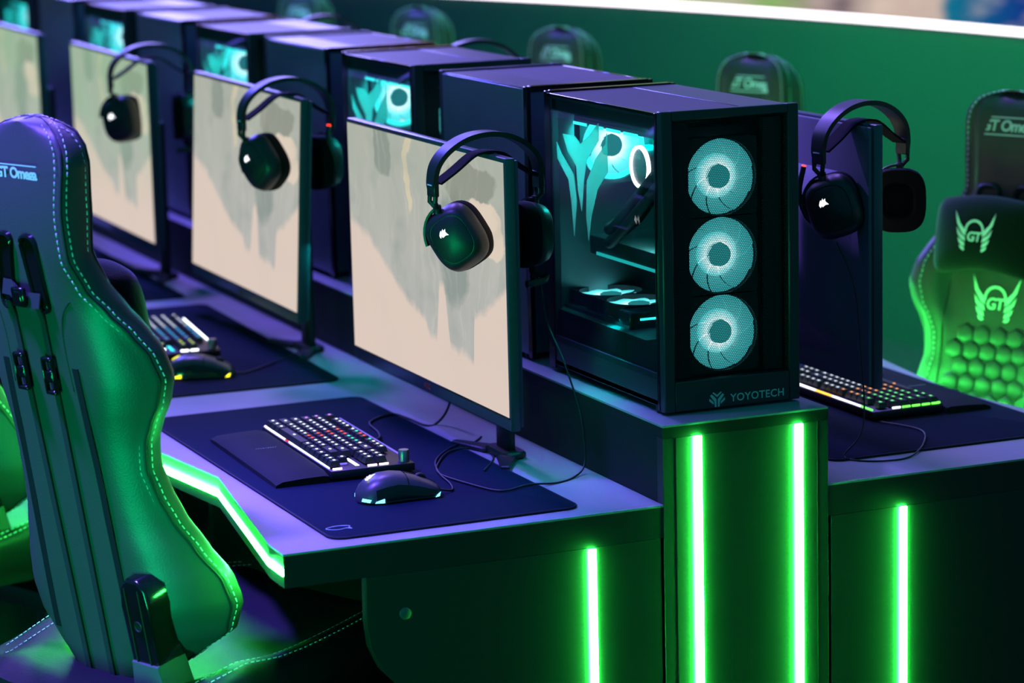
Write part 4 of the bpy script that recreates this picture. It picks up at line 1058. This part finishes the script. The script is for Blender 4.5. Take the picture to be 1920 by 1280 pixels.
    q.build('quilted_panel', M['leather'], r, 60)
    for sg in (-1, 1):
        s = MB(); s.tube([bp(sg * (.098 + .010 * (h - .05)), front_f(.098, h) + .0015, h) for h in [.05 + .5 * i / 16 for i in range(17)]], .0016, 5); s.build('front_seam', M['rubber'], r, 180)
        g = MB(); ol = round_rect(.019, .034, .014, 5)
        for s0, s1 in ((1.35, .95),):
            g.loft([[bp(sg * .040 + x * s_, front_f(.04, .60) + d, .600 + b * s_) for x, b in ol] for s_, d in ((1.4, -.002), (1.35, .010), (1.2, .013), (1.0, .010), (.95, -.004))])
        hb = g.build('front_harness_bezel', M['plastic'], r, 50)
        k = MB(); k.poly([bp(sg * .040 + x, front_f(.04, .6) + .0012, .600 + b) for x, b in ol]); k.build('front_opening_shade', M['void'], hb)  # no real hole: black face painted as its shaded inside
    w = MB(); wing_logo(w, .105, lambda a, b: bp(-a, front_f(a, .425) + .0025, .425 + b)); tx = text_mesh('GT', .030, M['print'], .0002, .12, .0006, .9)
    put_mesh(tx, frame(bp(0, front_f(0, .425) + .0025, .425 - .006), (-1, 0, 0), back_pt(0, 0, 1) - back_pt(0, 0, 0))); w.bm.from_mesh(tx); w.build('winged_emblem', M['print'], r)
    # seat cushion with raised side bolsters
    R = []
    for i in range(19):
        s_ = -.105 + .60 * i / 18; e = min(1.0, max(0.0, (s_ + .105) / .035), ) ; e2 = min(1.0, max(0.0, (.495 - s_) / .05)); k = sqrt(min(e, 1)) * sqrt(max(min(e2, 1), 0.02)) if i not in (0,) else .35
        wv = .215 + .030 * sin(pi * min(1, max(0, (s_ + .05) / .5)))
        zt_ = .000 - .02 * max(0, 1 - abs(s_ - .15) / .3) + .012 * max(0, (s_ - .2) / .3); bo = .038 * max(0, min(1, (s_ + .03) / .12)) * max(.25, min(1, (.52 - s_) / .16))
        zb = -.090
        half = [(0, zt_), (wv * .45, zt_ + .002), (wv * .66, zt_ + .008), (wv * .80, zt_ + bo * .85), (wv * .90, zt_ + bo), (wv * .985, zt_ + bo * .6), (wv, zt_ - .025), (wv * .97, zb + .02), (wv * .88, zb), (0, zb)]
        zc = (zt_ + zb) / 2
        half = [(x * (.82 + .18 * k), zc + (z - zc) * (.45 + .55 * k)) for x, z in half]
        Q = smooth_path([(x, z, 0) for x, z in half], 3)
        R.append([Vector((q_.x, s_, q_.y)) + off + Vector((0, 0, SEATZ)) for q_ in Q] + [Vector((-q_.x, s_, q_.y)) + off + Vector((0, 0, SEATZ)) for q_ in Q[-2:0:-1]])
    MB().loft(R).build('seat', M['leather2'], r, 50)
    for sg in (-1, 1):
        ss = MB(); sti = ss
        for dz in (.90, .80):
            pth = []
            for i in range(60):
                s_ = -.04 + .50 * i / 59; wv = .215 + .030 * sin(pi * min(1, max(0, (s_ + .05) / .5)))
                zt_ = -.02 * max(0, 1 - abs(s_ - .15) / .3) + .012 * max(0, (s_ - .2) / .3); bo = .038 * max(0, min(1, (s_ + .03) / .12)) * max(.25, min(1, (.52 - s_) / .16))
                pth.append(Vector((sg * wv * (dz + .03), s_, zt_ + bo * (.98 if dz > .85 else .90) + .0012)) + off + Vector((0, 0, SEATZ)))
            dashes(pth)
        ss.build('seat_stitching', M['thread'], r, 180)
    # recliner covers at both sides of the backrest's foot
    for sg in (1,):
        c = MB(); lat = .128
        def fn(a, b, d, sg=sg): return bp(sg * (lat + a + .004 * 0), rear_f(lat + a * .0, .08) - .004 - d, b)
        out = [(-.030, .030), (-.034, .120), (-.028, .150), (-.012, .164), (.012, .164), (.028, .150), (.032, .120), (.028, .030)]
        c.prism(out[::-1], fn, -.03, .022, .006, 3)
        rc = c.build('recliner_cover', M['gloss'], r, 45)
        d_ = MB(); d_.lathe([(0, 0), (.0075, 0), (.0085, .0012), (.0075, .0022), (.0065, .0010), (0, .0010)], 18, 'z', mtx=frame(fn(0, .092, .0215), (1, 0, 0), back_pt(0, 0, 1) - back_pt(0, 0, 0)))
        for x in (-.016, .014): d_.tube([fn(x, .030, .0225), fn(x, .150, .0225)], .0016, 5)
        d_.build('cover_ribs', M['plastic2'], rc)
        c = MB(); c.prism([(-.028, .034), (.030, .034), (.048, -.045), (.040, -.070), (-.036, -.070), (-.036, -.040)][::-1], fn, -.03, .026, .003, 2); c.build('hinge_plate', M['hinge'], r, 45)
    # frame, armrests, gas lift, five-star base with casters
    z0 = back_z
    MB().box((-.16, .0 - .14, z0 - .175), (.16, .18, z0 - .135), .008, 2).build('seat_plate', M['plastic2'], r)
    for sg in (-1, 1):
        a = MB(); a.box((sg * .275 - .018, -.10, z0 - .17), (sg * .275 + .018, -.04, z0 - .095), .006, 2)
        a.tube([(sg * .14, -.07, z0 - .155), (sg * .275, -.07, z0 - .155)], .016, 10)
        ar = a.build('armrest', M['plastic2'], r)
        MB().box((sg * .275 - .045, -.19, z0 - .097), (sg * .275 + .045, .055, z0 - .070), .012, 3).build('arm_pad', M['plastic'], ar)
    MB().lathe([(.0, z0 - .16), (.036, z0 - .16), (.036, z0 - .20), (.026, z0 - .21), (.026, .14), (.034, .13), (.034, .06), (0, .06)], 24).build('gas_lift', M['plastic2'], r)
    for k in range(5):
        a = 2 * pi * k / 5 + .3; d = Vector((cos(a), sin(a), 0)); s_ = Vector((-sin(a), cos(a), 0))
        L = MB(); L.loft([[d * x + s_ * y * w + Vector((0, 0, z + zz * h_)) for y, zz in ((-1, -1), (1, -1), (1, 1), (-1, 1))] for x, w, z, h_ in ((.02, .032, .105, .025), (.16, .026, .098, .020), (.30, .020, .082, .014), (.33, .014, .080, .010))])
        bl = L.build('base_leg', M['plastic2'], r)
        w = MB(); c = d * .315
        for t in (-.018, .018): w.lathe([(0, -.009), (.024, -.009), (.028, -.004), (.028, .004), (.024, .009), (0, .009)], 18, 'x', mtx=frame(c + s_ * t + Vector((0, 0, .028)), s_, d))
        w.tube([c + Vector((0, 0, .03)), c + Vector((0, 0, .075))], .008, 8)
        w.build('caster', M['plastic2'], bl)
    return r
M['void'] = bsdf('opening_shade_black', rgb(8, 8, 9), 0.9, spec=.1)  # near-black colour painting the shade within the harness holes
M['hinge'] = bsdf('satin_grey_steel_plate', rgb(110, 112, 116), 0.4, .6)

def chair_pos(B, rz): return Vector((B[0], B[1], 0)) + Vector((-sin(rz), cos(rz), 0)) * .24
RZL = radians(-66)
BL = (-.790, .285)
ch1 = make_chair('large foreground chair seen from behind, green light along its lower edge', BL, RZL, ZP - .33)
dup(ch1, chair_pos((BL[0] - .03, BL[1] + 1.02), RZL), RZL, 'chair behind the foreground chair, only a bright green sliver at the photo edge')
RZR = radians(114.2)
BR = (1.07, .77)
ch2 = make_chair('chair facing the right desk, quilted green-lit back and winged emblem, at the right photo edge', BR, RZR, ZP - .455)
for i, (dx, dy, lb) in enumerate([(.01, 1.045, 'chair whose rounded top shows just above the nearest computer'), (.0, 2.07, 'chair top standing in front of the green barrier, third from the right photo edge'), (.0, 3.06, 'chair top rising beside the band of a headset, fourth from the right photo edge'), (.0, 4.08, 'farthest chair top, near the top edge of the photo')]):
    dup(ch2, chair_pos((BR[0] + dx, BR[1] + dy), RZR), RZR, lb)

def make_pillow(label, B, rz, back_z, h, logo=True, group='neck pillows on the chairs', hw=.115, hh=.070):
    off = Vector((0, 0, 0)); o = Vector((B[0], B[1], 0))
    c = back_pt(0, center_front(h) + .060, h); c.z += back_z
    r = thing('neck_pillow', label, 'pillow', o + Matrix.Rotation(rz, 3, 'Z') @ c, rz, group)
    T = Matrix.Rotation(TAU, 4, 'X')
    R = []; n = 15
    for i in range(n):
        u = -1 + 2 * i / (n - 1); e = sqrt(max(0.0, 1 - abs(u) ** 4)); e = max(e, .05)
        ring = []
        for k in range(28):
            a = 2 * pi * k / 28; cc, s_ = cos(a), sin(a)
            y = .042 * math.copysign(abs(cc) ** .75, cc) * (.35 + .65 * e) ; z = hh * math.copysign(abs(s_) ** .62, s_) * (.80 + .20 * e + .10 * u * u)
            ring.append(T @ Vector((u * hw, y - .018 * u * u, z + .006 * cos(u * 3))))
        R.append(ring)
    MB().loft(R).build('cushion', M['velvet'], r, 180)
    if logo:
        w = MB(); m = T @ frame((0, .0435, .004), (-1, 0, 0), (0, 0, 1)); wing_logo(w, .088, lambda a, b: m @ Vector((a, b, .001)))
        tx = text_mesh('GT', .024, M['print'], .0002, .12, .0006, .9); put_mesh(tx, m @ Matrix.Translation((0, -.008, .001))); w.bm.from_mesh(tx); w.build('winged_emblem', M['print'], r)
    return r
make_pillow('black neck pillow with a white winged emblem on the right-hand chair', BR, RZR, ZP - .455, .545)
make_pillow('black neck pillow sticking out behind the foreground chair, its end lit green', BL, RZL, ZP - .33, .515, False, hw=.098)

# ------------------------------------------------------------------ light
wd = bpy.data.worlds.new('hall'); SC.world = wd; wd.use_nodes = True
bg = wd.node_tree.nodes['Background']; bg.inputs[0].default_value = (0.004, 0.115, 0.150, 1); bg.inputs[1].default_value = 1.3

def area(name, loc, target, size, col, power, sy=None, spread=180):
    l = bpy.data.lights.new(name, 'AREA'); l.color = col; l.energy = power; l.size = size; l.spread = radians(spread)
    if sy: l.shape = 'RECTANGLE'; l.size_y = sy
    o = bpy.data.objects.new(name, l); COL.objects.link(o); o.location = loc
    o.rotation_euler = (Vector(target) - Vector(loc)).to_track_quat('-Z', 'Y').to_euler(); return o
VIO = (.30, .17, 1.0); BLU = (.10, .14, 1.0)
area('stage_and_fill_violet', (.10, 3.6, 4.6), (-.1, 1.2, .8), .5, VIO, 155)
area('stage_and_fill_violet', (2.0, 3.0, 4.6), (.2, 1.0, .8), .5, VIO, 85)
area('stage_light_blue', (-.5, 7.0, 4.6), (-.1, 3.6, .9), .6, (.12, .10, 1.0), 330)
area('stage_light_back', (2.4, 12.5, 3.7), (0, 2.0, 1.3), 3.4, (.30, .27, 1.0), 420, 1.3)
area('stage_and_fill_violet', (-2.3, .6, 4.4), (-.97, .38, 1.42), .4, (.16, .08, 1.0), 13, spread=20)  # narrow fill added to turn the foreground chair's head violet
area('stage_and_fill_violet', (-2.0, 3.0, 4.5), (.45, .62, 1.22), .3, VIO, 2.2, spread=9)  # tight fill added for the violet on the right monitor's back
area('chair_back_green_fill', (-2.0, -.8, .42), (-.78, .28, .75), .2, (.0, 1.0, .32), 4.2, .9, 60)  # unseen lamp added to tint the foreground chair's back green
for y in (.6, 2.6, 4.0): area('barrier_flood_green', (1.7, y, 3.6), (3.0, y + .5, .75), .4, (.0, 1.0, .22), 66, spread=95)
for y, d in ((PC1Y, .2135), (1.2504, .1925), (2.21, .1925), (3.19, .1925), (4.17, .1925)):
    l = bpy.data.lights.new('case_fill_cyan', 'POINT'); l.color = (.0, .92, .85); l.energy = 4.2; l.shadow_soft_size = .03  # extra lamp added to flood the case interior, beside the glowing fans
    o = bpy.data.objects.new('case_fill_cyan', l); COL.objects.link(o); o.location = (PX + .015, y + d - .10, ZP + .372)
for y, d in ((PC1Y, .2135), (1.2504, .1925)):
    o = area('case_fill_cyan', (PX - .1115, y - .01, ZP + .118), (PX - .118, y - .01, ZP), .003, (.0, .92, .95), .35, .28, 150)  # strip lamp added at the glass to light shroud mesh and shelf
SC.view_settings.view_transform = 'Standard'; SC.view_settings.look = 'None'; SC.view_settings.exposure = 0.0; SC.view_settings.gamma = 1.0
try: SC.view_settings.use_curve_mapping = False
except Exception: pass
SC.cycles.transparent_max_bounces = 24
SC.cycles.use_denoising = True
